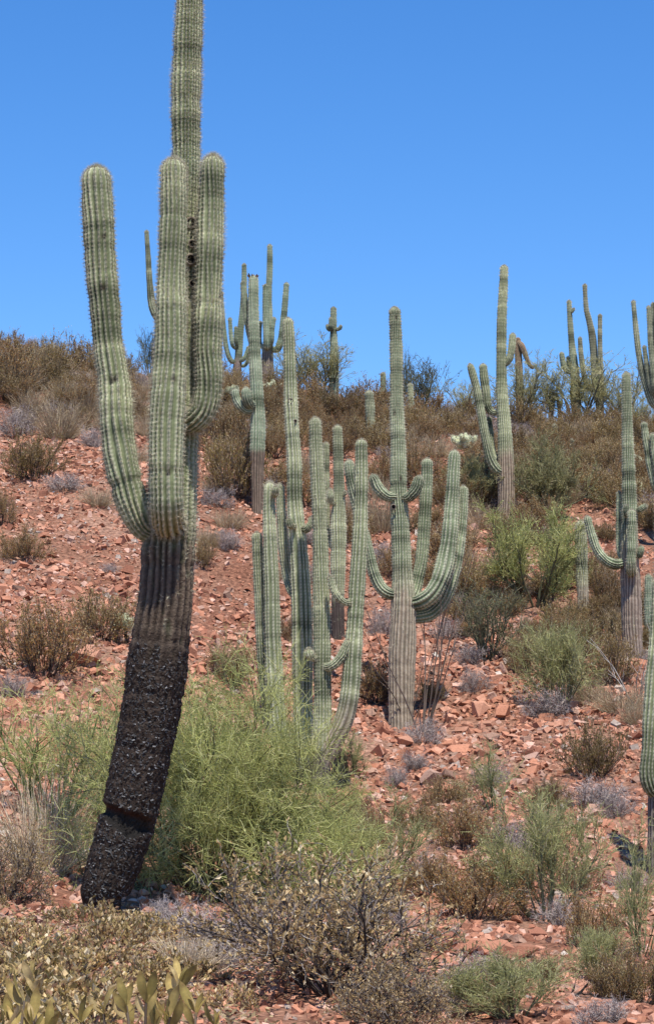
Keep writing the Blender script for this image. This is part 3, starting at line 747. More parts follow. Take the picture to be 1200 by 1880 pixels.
def b_grey(seed):
    rng = np.random.default_rng(seed)
    p, d = stems(rng, 40, 8, 85, .12)
    p0, r0 = level(rng, p, d, rng.uniform(.25, .5, 40), np.full(40, .006), 4, .2, .06)
    p, d = spawn(rng, p0, 9, .2, 1, .9, .1)
    p1, r1 = level(rng, p, d, rng.uniform(.1, .22, len(p)), np.full(len(p), .003), 3, .35, .05)
    p, d = spawn(rng, p1, 6, .2, 1, 1.1, .1)
    p2, r2 = level(rng, p, d, rng.uniform(.05, .12, len(p)), np.full(len(p), .0026), 2, .35, .05)
    Va, fa = tubes(p0, r0); Vb, fb = blades(rng, p1, r1)
    V = np.vstack([Va, Vb]); f = np.vstack([fa, fb + len(Va)])
    ct = np.vstack([np.tile(GREYT * .7, (len(Va), 1)), np.repeat(mixcol(rng, len(p1), [(1, GREYT), (.6, (.16,.13,.125))]), 8, 0)])
    Vc, fc = blades(rng, p2, r2)
    cc = np.repeat(mixcol(rng, len(p2), [(1, (.36,.30,.275)), (.8, (.26,.215,.20)), (.3, (.42,.34,.27))], .25), 6, 0)
    return fit([('branches', V, f, ct, M_TWIG, None), ('fine_twigs', Vc, fc, cc, M_TWIG, 'stuff')])

def b_straw(seed, el0=35, lt=1.0):
    rng = np.random.default_rng(seed)
    n = 520; p, d = stems(rng, n, el0, 88, .22)
    p0, r0 = level(rng, p, d, rng.uniform(.3, .7, n), np.full(n, .0042), 5, .10, -.06, .25)
    V, f = blades(rng, p0, r0)
    c = np.repeat(mixcol(rng, n, [(1, (.46,.36,.22)), (.7, (.36,.27,.17)), (.4, (.52,.44,.31)), (.3, (.28,.2,.14))]), 12, 0) * (np.array([1, 1.04, 1.12]) if lt > 1 else 1) * lt
    p, d = spawn(rng, p0[::2], 4, .4, 1, .6, 0)
    p1, r1 = level(rng, p, d, rng.uniform(.05, .14, len(p)), np.full(len(p), .003), 2, .2, -.05)
    V2, f2 = blades(rng, p1, r1)
    c2 = np.repeat(mixcol(rng, len(p1), [(1, (.44,.34,.21)), (1, (.34,.26,.18))]), 6, 0)
    return fit([('blades', V, f, c, M_STRAW, 'stuff'), ('seed_heads', V2, f2, c2, M_STRAW, 'stuff')])

def b_green(seed, table, n0=14, l0=(.45, .75), k1=8, k2=7, k3=5, el=(25, 85), fil=(.08, .2), fr=.0026, droop=-.02, spread2=.75, tw=.012, up=.3, woody=(.13, .13, .075), leafy=2):
    rng = np.random.default_rng(seed)
    p, d = stems(rng, n0, el[0], el[1], .07)
    p0, r0 = level(rng, p, d, rng.uniform(l0[0], l0[1], n0), rng.uniform(.7, 1.3, n0) * tw, 6, .14, .06, .35)
    p, d = spawn(rng, p0, k1, .25, 1, .75, up)
    p1, r1 = level(rng, p, d, rng.uniform(.16, .36, len(p)), np.full(len(p), tw * .4), 4, .17, .02)
    p, d = spawn(rng, p1, k2, .2, 1, spread2, up * .6)
    p2, r2 = level(rng, p, d, rng.uniform(fil[0], fil[1], len(p)), np.full(len(p), fr * 1.25), 3, .16, droop)
    p, d = spawn(rng, p2, k3, .15, 1, spread2, up * .3)
    p3, r3 = level(rng, p, d, rng.uniform(fil[0] * .5, fil[1] * .7, len(p)), np.full(len(p), fr), 2, .16, droop)
    Va, fa = tubes(p0, r0, 5); Vb, fb = tubes(p1, r1, 3)
    V = np.vstack([Va, Vb]); f = np.vstack([fa, fb + len(Va)])
    ct = np.vstack([np.tile(np.array(woody), (len(Va), 1)), np.tile(np.array(woody) * 1.15, (len(Vb), 1))])
    Vc, fc = blades(rng, p2, r2); Vd, fd = blades(rng, p3, r3)
    cc = np.repeat(mixcol(rng, len(p2), table, .2), 8, 0); cd = np.repeat(mixcol(rng, len(p3), table, .25), 6, 0)
    V4 = [Vc, Vd]; f4 = [fc, fd + len(Vc)]; c4 = [cc, cd]
    if leafy:
        p, d = spawn(rng, p3, leafy, .1, 1, .9, .1)
        Vl, fl = leaves(rng, p, d, fr * 7, .5)
        f4.append(fl + len(Vc) + len(Vd)); V4.append(Vl); c4.append(np.repeat(mixcol(rng, len(p), table, .3), 4, 0))
    return fit([('branches', V, f, ct, M_TWIG, None), ('foliage', np.vstack(V4), np.vstack(f4), np.vstack(c4), M_GREEN, 'stuff')])

PALO = [(1, (.48,.49,.17)), (.8, (.40,.42,.145)), (.6, (.60,.58,.27)), (.2, (.31,.29,.12))]
OLIVE = [(1, (.29,.275,.12)), (.7, (.35,.325,.155)), (.4, (.24,.22,.105)), (.3, (.38,.33,.19))]
GREENG = [(1, (.31,.315,.13)), (.7, (.38,.37,.16)), (.4, (.26,.245,.115)), (.3, (.42,.37,.22))]

def b_khaki(seed, lf=.078, nst=20, tan=.9, el=(35, 88)):
    rng = np.random.default_rng(seed)
    p, d = stems(rng, nst, el[0], el[1], .25)
    p0, r0 = level(rng, p, d, rng.uniform(.3, .55, nst), np.full(nst, .006), 4, .2, .08)
    p, d = spawn(rng, p0, 5, .25, 1, .8, .3)
    p1, r1 = level(rng, p, d, rng.uniform(.1, .22, len(p)), np.full(len(p), .0035), 3, .2, .1)
    Va, fa = tubes(p0, r0); Vb, fb = tubes(p1, r1)
    V = np.vstack([Va, Vb]); f = np.vstack([fa, fb + len(Va)])
    ct = np.tile(np.array([.10, .08, .065]), (len(V), 1))
    p, d = spawn(rng, p1, 7, .1, 1, .8, .8)
    Vl, fl = leaves(rng, p, d, lf, .46, .18)
    cl = np.repeat(mixcol(rng, len(p), [(.8, (.42,.30,.12)), (tan, (.55,.395,.20)), (.5, (.31,.23,.085)), (.45, (.62,.51,.32)), (.3, (.32,.18,.10))], .22), 4, 0)
    return fit([('branches', V, f, ct, M_TWIG, None), ('foliage', Vl, fl, cl, M_LEAF, 'stuff')])

def b_drybush(seed):
    rng = np.random.default_rng(seed)
    n0 = 30; p, d = stems(rng, n0, 10, 80, .08)
    p0, r0 = level(rng, p, d, rng.uniform(.4, .65, n0), np.full(n0, .0075), 7, .22, .05)
    p, d = spawn(rng, p0, 9, .2, 1, .9, .15)
    p1, r1 = level(rng, p, d, rng.uniform(.12, .28, len(p)), np.full(len(p), .0036), 4, .3, .05)
    p, d = spawn(rng, p1, 6, .15, 1, 1.0, .2)
    p2, r2 = level(rng, p, d, rng.uniform(.06, .13, len(p)), np.full(len(p), .0019), 3, .3, .03)
    Va, fa = tubes(p0, r0, 4); Vb, fb = tubes(p1, r1); Vc, fc = blades(rng, p2, r2)
    V = np.vstack([Va, Vb, Vc]); f = np.vstack([fa, fb + len(Va), fc + len(Va) + len(Vb)])
    ct = np.vstack([np.tile(np.array([.06,.047,.04]), (len(Va), 1)), np.tile(np.array([.12,.095,.08]), (len(Vb), 1)),
                    np.repeat(mixcol(rng, len(p2), [(1, (.15,.115,.095)), (1, (.25,.22,.20))]), 8, 0)])
    p, d = spawn(rng, p2, 5, .2, 1, .9, .5)
    Vl, fl = leaves(rng, p, d, .023, .5)
    cl = np.repeat(mixcol(rng, len(p), [(1, (.34,.235,.105)), (.7, (.46,.33,.17)), (.5, (.25,.165,.08)), (.3, (.56,.46,.29))], .25), 4, 0)
    return fit([('branches', V, f, ct, M_TWIG, None), ('foliage', Vl, fl, cl, M_LEAF, 'stuff')])

def b_wands(seed, n0=7, dark=True):
    rng = np.random.default_rng(seed)
    p, d = stems(rng, n0, 50, 82, .05)
    p0, r0 = level(rng, p, d, rng.uniform(.5, 1.0, n0), np.full(n0, .006), 7, .07, .02, .3)
    p, d = spawn(rng, p0, 3, .3, .9, .5, .2)
    p1, r1 = level(rng, p, d, rng.uniform(.1, .3, len(p)), np.full(len(p), .0028), 3, .12, .03)
    Va, fa = tubes(p0, r0, 4); Vb, fb = tubes(p1, r1)
    c = (.10, .075, .06) if dark else (.36, .33, .29)
    return fit([('stems', Va, fa, np.tile(np.array(c), (len(Va), 1)), M_TWIG, None), ('twigs', Vb, fb, np.tile(np.array(c) * 1.3, (len(Vb), 1)), M_TWIG, 'stuff')])

BUSH = {
    'brown': [b_brown(s, g, o, r) for s, g, o, r in ((1,.3,.2,.7),(2,.6,.5,.3),(3,.3,.1,.5),(4,.9,.6,.15),(5,.4,.8,.1),(6,.7,.3,.6))],
    'grey': [b_grey(s) for s in (11, 12, 13)],
    'straw': [b_straw(s) for s in (21, 22)],
    'bunch': [b_straw(s, 25, 1.65) for s in (25, 26)],
    'green': [b_green(s, GREENG) for s in (31, 32, 33)],
    'olive': [b_green(s, OLIVE, n0=18, k1=8, k2=7, k3=5, fil=(.06, .16), fr=.0032, tw=.011) for s in (41, 42)],
    'ridge': [b_green(s, [(w_, tuple(1.25 * q for q in c_)) for w_, c_ in OLIVE], n0=14, el=(45, 88), l0=(.5, .85), k1=7, k2=6, k3=4, fil=(.06, .15), fr=.0025, tw=.012, woody=(.14,.125,.08), leafy=1) for s in (43, 44, 45)],
    'bare': [b_green(s, [(1,(.15,.16,.075)),(1,(.16,.145,.09)),(.5,(.11,.10,.07))], n0=26, el=(60, 88), l0=(.6, .95), k1=6, k2=4, k3=2, fil=(.06,.14), fr=.0034, tw=.011, woody=(.12,.12,.075), leafy=1) for s in (46, 47)],
    'sparse': [b_green(s, GREENG, n0=10, el=(35, 86), l0=(.5, .9), k1=6, k2=5, k3=4, fil=(.08, .2), fr=.0026, woody=(.14,.16,.07)) for s in (34, 35)],
    'palo_big': [b_green(51, PALO, n0=34, l0=(.4, .75), k1=12, k2=10, k3=8, el=(5, 85), fil=(.06, .15), fr=.0011, droop=-.05, spread2=.9, tw=.008, up=.15, leafy=1)],
    'palo_tall': [b_green(52, PALO, n0=20, l0=(.6, 1.0), k1=7, k2=5, k3=5, el=(55, 88), fil=(.06, .16), fr=.0014, droop=-.02, tw=.009, up=.5, woody=(.13,.16,.06), leafy=1)],
    'palo_mid': [b_green(53, PALO, n0=12, l0=(.5, .8), k1=9, k2=8, k3=6, el=(20, 75), fil=(.07, .18), fr=.0024, droop=.0, tw=.014, up=.35)],
    'khaki': [b_khaki(s) for s in (61, 62, 63, 64)],
    'dry': [b_drybush(s) for s in (71, 72)],
    'wands': [b_wands(81), b_wands(82)],
    'pale_wands': [b_wands(83, 10, False)],
}
def put(kind, var, px, py, wpx, hpx, name, label, category, group=None, seed=None, gp=None):
    p = ground(px, py) if gp is None else gp
    s = np.linalg.norm(p) / F_PX
    wd = wpx * s; ht = hpx * s
    rz = (px * 12.9898 + py * 78.233) % 6.28
    v = BUSH[kind][var % len(BUSH[kind])]
    o = thing(name, (p[0], p[1], p[2] - 0.03), label, category, group, (wd, wd, ht), rz)
    for nm, me, kd in v:
        c = link(nm, me, o)
        if kd: c['kind'] = kd
    return o

# foreground and mid-slope green trees and shrubs
put('palo_big', 0, 405, 1660, 560, 430, 'palo_verde', 'large feathery yellow-green palo verde sprawling beside the charred trunk', 'shrub')
put('palo_tall', 0, 95, 1520, 330, 290, 'palo_verde', 'sparse upright palo verde with green stems left of the charred trunk', 'shrub')
put('palo_big', 0, 572, 1672, 320, 220, 'palo_verde', 'low yellow-green palo verde skirting the foot of the clumped columns', 'shrub')
put('palo_mid', 0, 1000, 1120, 230, 190, 'palo_verde', 'yellow-green palo verde with dark branching limbs around a stout saguaro column', 'shrub')
put('olive', 0, 1018, 945, 165, 150, 'palo_verde', 'wide grey-green palo verde spreading beside the striped brown saguaro trunk', 'shrub')
put('olive', 1, 862, 930, 105, 95, 'palo_verde', 'grey-green palo verde thicket left of the striped brown saguaro trunk', 'shrub')
put('green', 0, 1035, 1310, 200, 170, 'creosote_bush', 'rounded fresh green bush at the head of the rock slide', 'shrub')
put('bare', 0, 905, 1215, 150, 150, 'creosote_bush', 'scraggly grey-green bush with bare leaning stems above the rock slide', 'shrub')
put('green', 1, 985, 1690, 230, 230, 'creosote_bush', 'leafy green bush with splayed branches growing over brown brush in the gully', 'shrub')
put('sparse', 0, 1000, 1560, 130, 120, 'creosote_bush', 'thin sprig of green shrub rising behind the splayed gully bush', 'shrub')
put('sparse', 1, 1178, 1760, 170, 260, 'palo_verde', 'young upright palo verde below the thick-armed saguaro', 'shrub')
put('sparse', 0, 905, 1490, 120, 130, 'creosote_bush', 'small wispy green shrub between the stones of the rock slide', 'shrub')
put('sparse', 1, 700, 1620, 170, 180, 'creosote_bush', 'thin green shrub on the gully edge right of the sprawling palo verde', 'shrub')
put('green', 2, 930, 1870, 230, 130, 'creosote_bush', 'low spreading green bush at the bottom of the gully', 'shrub')
put('green', 0, 1090, 1810, 140, 110, 'creosote_bush', 'dark tangled green bush on the gully bank', 'shrub')
put('sparse', 0, 640, 1430, 90, 90, 'creosote_bush', 'faint straggly shrub by the foot of the clumped columns', 'shrub')

# skyline palo verdes
for i, (x, y, w_, h_, k, v) in enumerate([(585,735,120,110,'ridge',0),(536,722,90,80,'ridge',1),(868,782,90,85,'ridge',2),
        (955,785,110,125,'ridge',0),(1052,785,170,120,'ridge',1),(1130,790,120,110,'ridge',2),(1012,782,45,90,'bare',1),(275,705,50,100,'bare',0),(1180,800,70,80,'ridge',0)]):
    put(k, v, x, y, w_ * 1.2, h_ * 1.1, 'palo_verde', 'feathery olive palo verde on the skyline near ' + near(x, y), 'shrub', 'palo verdes along the ridge')
for x, y, w_, h_ in ((775,768,90,110),(742,765,40,125)):
    put('bare', 1, x, y, w_, h_, 'ocotillo', 'fan of bare upright grey-green stems on the ridge dip', 'shrub', 'bare stems on the ridge dip')

# brown bushes placed by eye
BR = [(790,1640,130,80),(930,1640,150,90),(1090,1740,130,100),(1120,1840,130,90),(760,1530,110,70),(1010,1480,90,60),(690,1560,80,90),(820,1480,90,60),(1060,1640,90,60),(990,1800,110,60),(60,880,120,90),(40,1030,100,70),(5,965,50,80),(185,1175,130,100),(75,1240,180,140),(430,1260,120,90),(430,915,130,130),
      (405,830,120,110),(690,1290,110,90),(845,1120,90,120),(955,1010,140,80),(950,1240,90,90),(1090,1430,130,110),(850,1560,140,115),
      (870,1690,200,130),(1175,1850,140,130),(650,1530,80,80),(1120,1260,110,120),(1060,1210,120,90),(820,1030,110,80),(720,1060,80,70),
      (370,1040,60,60),(0,720,130,110),(110,700,110,90),(200,705,110,70),(700,905,100,90),(760,900,110,110),(640,1000,90,70),(1110,1120,90,90),(1190,1140,80,80),(790,1290,60,50),(560,930,90,90)]
for i, (x, y, w_, h_) in enumerate(BR):
    put('brown', i, x, y, w_, h_, 'brittlebush', 'large rounded olive-brown dry bush near ' + near(x, y), 'shrub', 'large dry brown bushes on the slope')
GR = [(345,1725,170,70),(420,1745,150,80),(300,1700,90,60),(370,1780,160,60),(470,1725,120,80),(120,1590,110,70),(770,1620,90,60),(930,1560,100,60),(1030,1700,110,60),(880,1800,120,60),(1150,1640,80,50),(720,1700,90,60),(400,1770,140,60),(310,1730,120,50),(1110,1880,130,60),(120,900,80,35),(255,715,60,35),(170,820,60,40),(200,1050,35,20),(420,1010,50,45),(395,930,70,40),(780,1365,80,50),(765,1415,60,40),(728,1445,50,45),
      (870,1270,60,50),(1090,1485,120,60),(815,1850,130,80),(700,1170,60,60),(860,1220,60,40),(1010,1320,110,60),(905,1445,80,50),(300,710,50,35),(700,1040,70,50),
      (30,800,90,60),(560,1000,60,40),(480,820,60,50),(1150,880,70,40),(830,740,60,40),(340,1050,50,30),(960,1570,70,50),(310,760,60,40),(20,1280,80,50),(1130,1500,90,50)]
for i, (x, y, w_, h_) in enumerate(GR):
    put('grey', i, x, y, w_, h_, 'bursage', 'low ashen grey twiggy bush near ' + near(x, y), 'shrub', 'grey twiggy bushes on the slope')
ST = [(30,720,100,60),(120,745,100,50),(60,760,90,50),(200,790,80,45),(150,720,80,45),(270,800,70,45),(15,690,80,50),(110,805,120,80),(70,690,110,60),(180,930,80,40),(240,770,80,50),(400,905,80,45),(700,975,110,80),(1140,1310,140,60),(1080,1290,90,50),(830,1000,90,50),(300,850,70,50),
      (640,960,80,60),(420,970,90,40),(880,970,80,50),(160,760,90,50),(250,850,60,40),(1170,1330,90,50),(380,1000,70,40),(560,870,60,50)]
for i, (x, y, w_, h_) in enumerate(ST):
    put('straw', i, x, y, w_, h_, 'grass_tuft', 'straw-coloured dry grass tuft near ' + near(x, y), 'grass', 'dry grass tufts on the hillside')
put('bunch', 0, 72, 1605, 210, 190, 'grass_tuft', 'large silvery dead bunchgrass leaning beside the charred trunk foot', 'grass')
put('bunch', 1, 345, 1790, 170, 90, 'grass_tuft', 'pale dead grass mat below the sprawling palo verde', 'grass')
put('wands', 0, 745, 1335, 150, 260, 'ocotillo', 'dark whip-like bare stems before the grey woody saguaro trunk', 'shrub')
put('wands', 1, 770, 1345, 190, 330, 'ocotillo', 'tall thin bare wands leaning right of the grey woody saguaro trunk', 'shrub')
put('pale_wands', 0, 1165, 1300, 150, 150, 'dead_shrub', 'pale dead branches lying below the outswept-arm saguaro', 'shrub')
put('dry', 0, 600, 1820, 500, 260, 'dry_bush', 'big dark-twigged dry bush with tan leaves below the palo verde', 'shrub')
put('dry', 1, 15, 1660, 170, 150, 'dry_bush', 'dark leafless bush next to the charred trunk foot', 'shrub')
put('dry', 1, 730, 1900, 260, 150, 'dry_bush', 'low dry bush on the gully floor beside the tan-leaved bush', 'shrub')

# brown brush covering the upper slope
rg = np.random.default_rng(99)
placed = []
def inside(x, y):
    if y > 1000: return False
    if x < 290: return y < 640 + 150 and rg.random() < (1.0 if y < 730 else .45)
    if x < 400: return y < 800
    if x < 700: return y < 870 - 0.05 * x
    if x < 860: return y < 850
    return y < 930
cnt = 0; tries = 0
skyl = lambda x: np.interp(x, [0,130,270,430,500,613,700,800,950,1080,1200], [642,672,704,712,726,742,756,779,784,796,792])
while cnt < 175 and tries < 9000:
    tries += 1
    x = rg.uniform(-20, 1220); y = skyl(x) + (rg.random() ** 1.2) * 215
    if not inside(x, y): continue
    if any(abs(x - a) < 26 and abs(y - b) < 12 for a, b in placed): continue
    placed.append((x, y)); cnt += 1
    k = rg.random(); sc = rg.uniform(.75, 1.25)
    if k < (.76 if x > 300 else .5):
        put('brown', rg.integers(6), x, y, 88 * sc, 52 * sc, 'brittlebush', 'brown dry bush in the dense skyline brush near ' + near(x, y), 'shrub', 'dense brown brush below the skyline')
    elif k < (.86 if x > 300 else .62):
        put('grey', rg.integers(3), x, y, 60 * sc, 32 * sc, 'bursage', 'ashen twiggy bush in the dense skyline brush near ' + near(x, y), 'shrub', 'ashen bushes below the skyline')
    else:
        put('straw', rg.integers(2), x, y, 60 * sc, 40 * sc, 'grass_tuft', 'pale grass tuft in the dense skyline brush near ' + near(x, y), 'grass', 'grass tufts below the skyline')
for i in range(105):
    x = rg.uniform(340, 1215) if i < 45 else rg.uniform(800, 1215); y = rg.uniform(890, 1240)
    bare = (x < 490 and y > 930) or (590 < x < 720 and y > 1080) or (760 < x < 960 and y > 1180)
    if bare: continue
    k = rg.random(); sc = rg.uniform(.6, 1.1)
    if k < .6: put('brown', rg.integers(6), x, y, 95 * sc, 60 * sc, 'brittlebush', 'small brown dry bush on the middle slope near ' + near(x, y), 'shrub', 'brown bushes between the saguaros')
    elif k < .8: put('grey', rg.integers(3), x, y, 70 * sc, 40 * sc, 'bursage', 'small greyish twig bush on the middle slope near ' + near(x, y), 'shrub', 'greyish bushes between the saguaros')
    else: put('straw', rg.integers(2), x, y, 80 * sc, 45 * sc, 'grass_tuft', 'pale dry grass on the middle slope near ' + near(x, y), 'grass', 'dry grass between the saguaros')

# low khaki-leaved cover in the left foreground
for i in range(66):
    x = rg.uniform(-60, 440); y = 1668 + rg.random() * 282
    if x > 330 and y < 1800: continue
    if x > 215 and y < 1690: continue
    if 120 < x < 280 and y < 1696: continue
    if y > 1880:
        p = np.array([(x - 600) / F_PX * 9.3, 8.3 + (1950 - y) / 70 * 2.0, 0]); p[2] = float(hz(p[0], p[1]))
    else: p = ground(x, y)
    s = np.linalg.norm(p) / F_PX
    put('khaki', i, x, y, .54 / s * rg.uniform(.6, 1.3), .17 / s * rg.uniform(.4, 1.5), 'jojoba', 'low khaki-leaved shrub carpeting the ground near ' + near(x, y), 'shrub',
        'low khaki-leaved shrubs in the foreground', gp=p)

# nearest leafy shrubs, every big leaf a part of its own
def leaf_mesh():
    ts = [0, .12, .3, .5, .7, .88, 1.0]; ws = [.012, .06, .12, .15, .14, .08, .006]
    V = []; 
    for t, w_ in zip(ts, ws):
        z = .10 * math.sin(t * 2.6)
        V += [(-w_, .35 * w_ + z, t), (0, z, t), (w_, .35 * w_ + z, t)]
    f = []
    for i in range(6):
        a = i * 3
        f += [(a, a + 1, a + 4, a + 3), (a + 1, a + 2, a + 5, a + 4)]
    V = np.array(V)
    out_ = []
    for c in ((.31,.235,.075), (.40,.30,.105), (.25,.195,.06), (.50,.38,.17)):
        col = np.array(c)[None] * (1 + .35 * (np.abs(V[:, :1]) < .01)); col[-5:] = col[-5:] * .5 + np.array([.20, .11, .05]) * .5
        out_.append(make_mesh('leaf', V, np.array(f), col, M_LEAF, True))
    return out_
LEAF = leaf_mesh()
def near_shrub(label, tips, d0, seed):
    rng = np.random.default_rng(seed)
    cx = np.mean([t[0] for t in tips]); b = at(cx, 1880, d0); b[2] = float(hz(b[0], b[1]))
    root = thing('jojoba', tuple(b), label, 'shrub')
    for (px, py, n, lpx) in tips:
        d = d0 + rng.uniform(-.35, .35)
        p = at(px, py, d) - b; s = d / F_PX
        ctrl = np.linspace(0, 1, 6)[:, None]
        mid = np.array([p[0] * .35 + rng.normal(0, .04), p[1] * .4, p[2] * .55])
        pts = (1 - ctrl) ** 2 * np.array([0, 0, -.03]) + 2 * ctrl * (1 - ctrl) * mid + ctrl ** 2 * p
        V, f = tubes(pts[None], np.linspace(.006, .0025, 6)[None], 5)
        link('stem', make_mesh('stem', V, f, np.tile(np.array([.17, .13, .09]), (len(V), 1)), M_TWIG, True), root)
        dr = norm(pts[-1] - pts[-2])
        for k in range(n):
            t = (k // 2) * .22 * lpx * s
            side = 1 if k % 2 else -1
            q = p - dr * t
            o = link('leaf', LEAF[rng.integers(4)], root)
            L = lpx * s * rng.uniform(.5, 1.1)
            az = rng.uniform(-.7, .7) + (0 if side > 0 else PI)
            tilt = rng.uniform(.12, .85)
            dd = norm(np.array([math.cos(az) * math.sin(tilt), math.sin(az) * math.sin(tilt), math.cos(tilt)]) + dr * .3)
            o.location = q
            qt = Vector(dd).to_track_quat('Z', 'Y')
            from mathutils import Quaternion
            o.rotation_mode = 'QUATERNION'; o.rotation_quaternion = qt @ Quaternion((0, 0, 1), rng.uniform(0, 6.28))
            o.scale = (L, L, L)
near_shrub('closest shrub of broad olive-yellow leaves, upright sprays below the sprawling palo verde',
           [(330,1800,7,66),(268,1842,6,62),(232,1848,5,60),(190,1862,5,55),(312,1868,6,66),(360,1860,5,60),(395,1885,4,58),(150,1878,5,60),(240,1892,5,66),(285,1880,5,60)], 4.2, 5)
near_shrub('close shrub of broad olive-yellow leaves at the left foot of the khaki carpet',
           [(60,1808,5,68),(45,1838,4,60),(25,1872,6,64),(60,1876,5,56),(5,1890,4,60),(85,1895,4,58)], 4.0, 6)

# ------------------------------------------------------------------ chollas
def capsule(seed):
    rng = np.random.default_rng(seed)
    nr, ns = 7, 8; V = []
    for i in range(nr + 1):
        t = i / nr; r = .5 * math.sin(PI * min(max(t, .06), .94)) ** .45
        for j in range(ns):
            a = 2 * PI * j / ns + (i % 2) * PI / ns
            q = r * (1 + .12 * rng.random()); V.append((q * .62 * math.cos(a), q * .62 * math.sin(a), t))
    ids = np.arange((nr + 1) * ns).reshape(nr + 1, ns); rl = np.roll(ids, -1, 1)
    f = np.stack([ids[:-1], rl[:-1], rl[1:], ids[1:]], -1).reshape(-1, 4)
    V = np.array(V); c0 = np.tile(np.array([.50, .52, .32]), (len(V), 1))
    pk = rng.integers(len(V), size=420); P = V[pk]; D = norm(P - np.array([0, 0, .5]) * 1.0 + rng.normal(0, .25, P.shape))
    s = norm(np.cross(D, unit(rng, len(P)))) * .014
    Vs = np.stack([P - s, P + s, P + D * rng.uniform(.14, .26, (len(P), 1))], 1).reshape(-1, 3)
    cs = np.tile(np.array([.80, .77, .55]), (len(Vs), 1))
    return make_mesh('joint', np.vstack([V, Vs]), [f, np.arange(len(Vs)).reshape(-1, 3) + len(V)], np.vstack([c0, cs]), M_CHOLLA)
CAPS = [capsule(1), capsule(2)]
def cholla(px, py, wpx, hpx, n, label, seed, group=None):
    rng = np.random.default_rng(seed); p = ground(px, py); s = np.linalg.norm(p) / F_PX; W_, H_ = wpx * s, hpx * s
    root = thing('cholla_cactus', tuple(p), label, 'cactus', group)
    tp, tr_ = level(rng, np.zeros((1, 3)), np.array([[0, 0, 1.0]]), np.array([H_ * .55]), np.array([max(.035, W_ * .07)]), 4, .08, .2, .6)
    bp, bd_ = spawn(rng, np.repeat(tp, 5, 0), 1, .45, 1, .9, .1)
    b1, br = level(rng, bp, bd_, np.full(len(bp), W_ * .33), np.full(len(bp), .02), 3, .2, .15)
    V1, f1 = tubes(tp, tr_, 7); V2, f2 = tubes(b1, br, 5)
    link('trunk', make_mesh('trunk', np.vstack([V1, V2]), np.vstack([f1, f2 + len(V1)]), np.tile(np.array([.045, .03, .022]), (len(V1) + len(V2), 1)), M_TWIG, True), root)
    for k in range(n):
        b = b1[k % len(b1)]; t = rng.uniform(.35, 1); q = b[0] * (1 - t) + b[-1] * t
        q = q + np.array([rng.normal(0, W_ * .10), rng.normal(0, W_ * .10), rng.uniform(-.02, .12) * H_])
        dd = norm(np.array([q[0], q[1], 0]) * 1.2 / max(W_, .01) + np.array([0, 0, .7]) + rng.normal(0, .35, 3))
        o = link('joint', CAPS[k % 2], root)
        o.location = q; o.rotation_euler = Vector(dd).to_track_quat('Z', 'Y').to_euler()
        L = rng.uniform(.12, .2) * max(1.0, 8.0 * s / .11); o.scale = (L, L, L)
cholla(857,845,66,44,32,'pale cream teddy-bear cholla beside the long paired saguaro arms',1)
cholla(503,738,42,34,18,'cream cholla with dark stem at the foot of the candelabra saguaro',2)
cholla(412,752,42,36,16,'cream cholla clump behind the fat curled saguaro buds',3)
cholla(231,1182,28,46,9,'little pale cholla touching the left edge of the charred trunk',4)
cholla(1183,882,44,36,16,'cream cholla near the edge of the hillside beside two smooth saguaro arms',5)
cholla(985,788,26,18,8,'small pale cholla under the ridge shrubs by the drooping dead saguaro',6)
cholla(692,746,26,22,8,'small pale cholla next to the tiny skyline saguaro spear',7)
cholla(1172,920,26,34,8,'thin cholla half hidden behind the outswept-arm saguaro',8)
cholla(985,850,30,22,8,'pale green cholla tuft in the wide grey-green palo verde',9)

# ------------------------------------------------------------------ snags and dead wood
def snag(px, py, path, d_r, label, col=(.03, .025, .022), name='dead_stump'):
    p = ground(px, py); s = np.linalg.norm(p) / F_PX
    root = thing(name, tuple(p), label, 'dead wood')
    rng = np.random.default_rng(int(px))
    for j, (pts, r) in enumerate(path):
        P = np.array([[(a - px) * s, (k * .15 if j else 0) * s * 20, (py - b) * s] for k, (a, b) in enumerate(pts)])
        P[1:-1] += rng.normal(0, .01, P[1:-1].shape)
        rr = np.linspace(r, r * .45, len(P)) * s
        V, f = tubes(P[None], rr[None], 9)
        V += rng.normal(0, r * s * .10, V.shape)
        link('stump' if j == 0 else 'branch', make_mesh('wood', V, f, np.tile(np.array(col), (len(V), 1)) * rng.uniform(.6, 1.5, (len(V), 1)), M_CHAR), root)
snag(1027, 775, [([(1027,778),(1027,755),(1025,735),(1022,718)], 5), ([(1026,745),(1031,735),(1033,728)], 2)], 5, 'burnt black stump among the ridge palo verdes')
snag(238, 1706, [([(232,1712),(232,1700),(230,1690)], 9), ([(246,1712),(248,1694),(246,1682)], 9), ([(258,1712),(261,1700),(262,1692)], 8)], 9, 'small burnt black cactus stubs at the charred trunk foot')
snag(1050, 1830, [([(1030,1842),(1046,1830),(1064,1822),(1078,1808)], 3.5), ([(1048,1829),(1056,1814),(1058,1800)], 2), ([(1062,1823),(1074,1828),(1086,1826)], 1.6)], 6, 'blackened forked stick lying on the gully stones')
snag(800, 1290, [([(752,1345),(775,1305),(800,1270)], 3.0), ([(775,1305),(805,1290),(825,1275)], 2)], 3, 'weathered grey fallen branch by the whip-like stems', (.30,.27,.24), 'fallen_branch')
snag(1000, 1075, [([(1010,1110),(1000,1080),(960,1055)], 5), ([(1004,1085),(985,1062),(975,1040)], 3)], 5, 'dark bent limb under the yellow-green palo verde', (.09,.075,.06), 'fallen_branch')

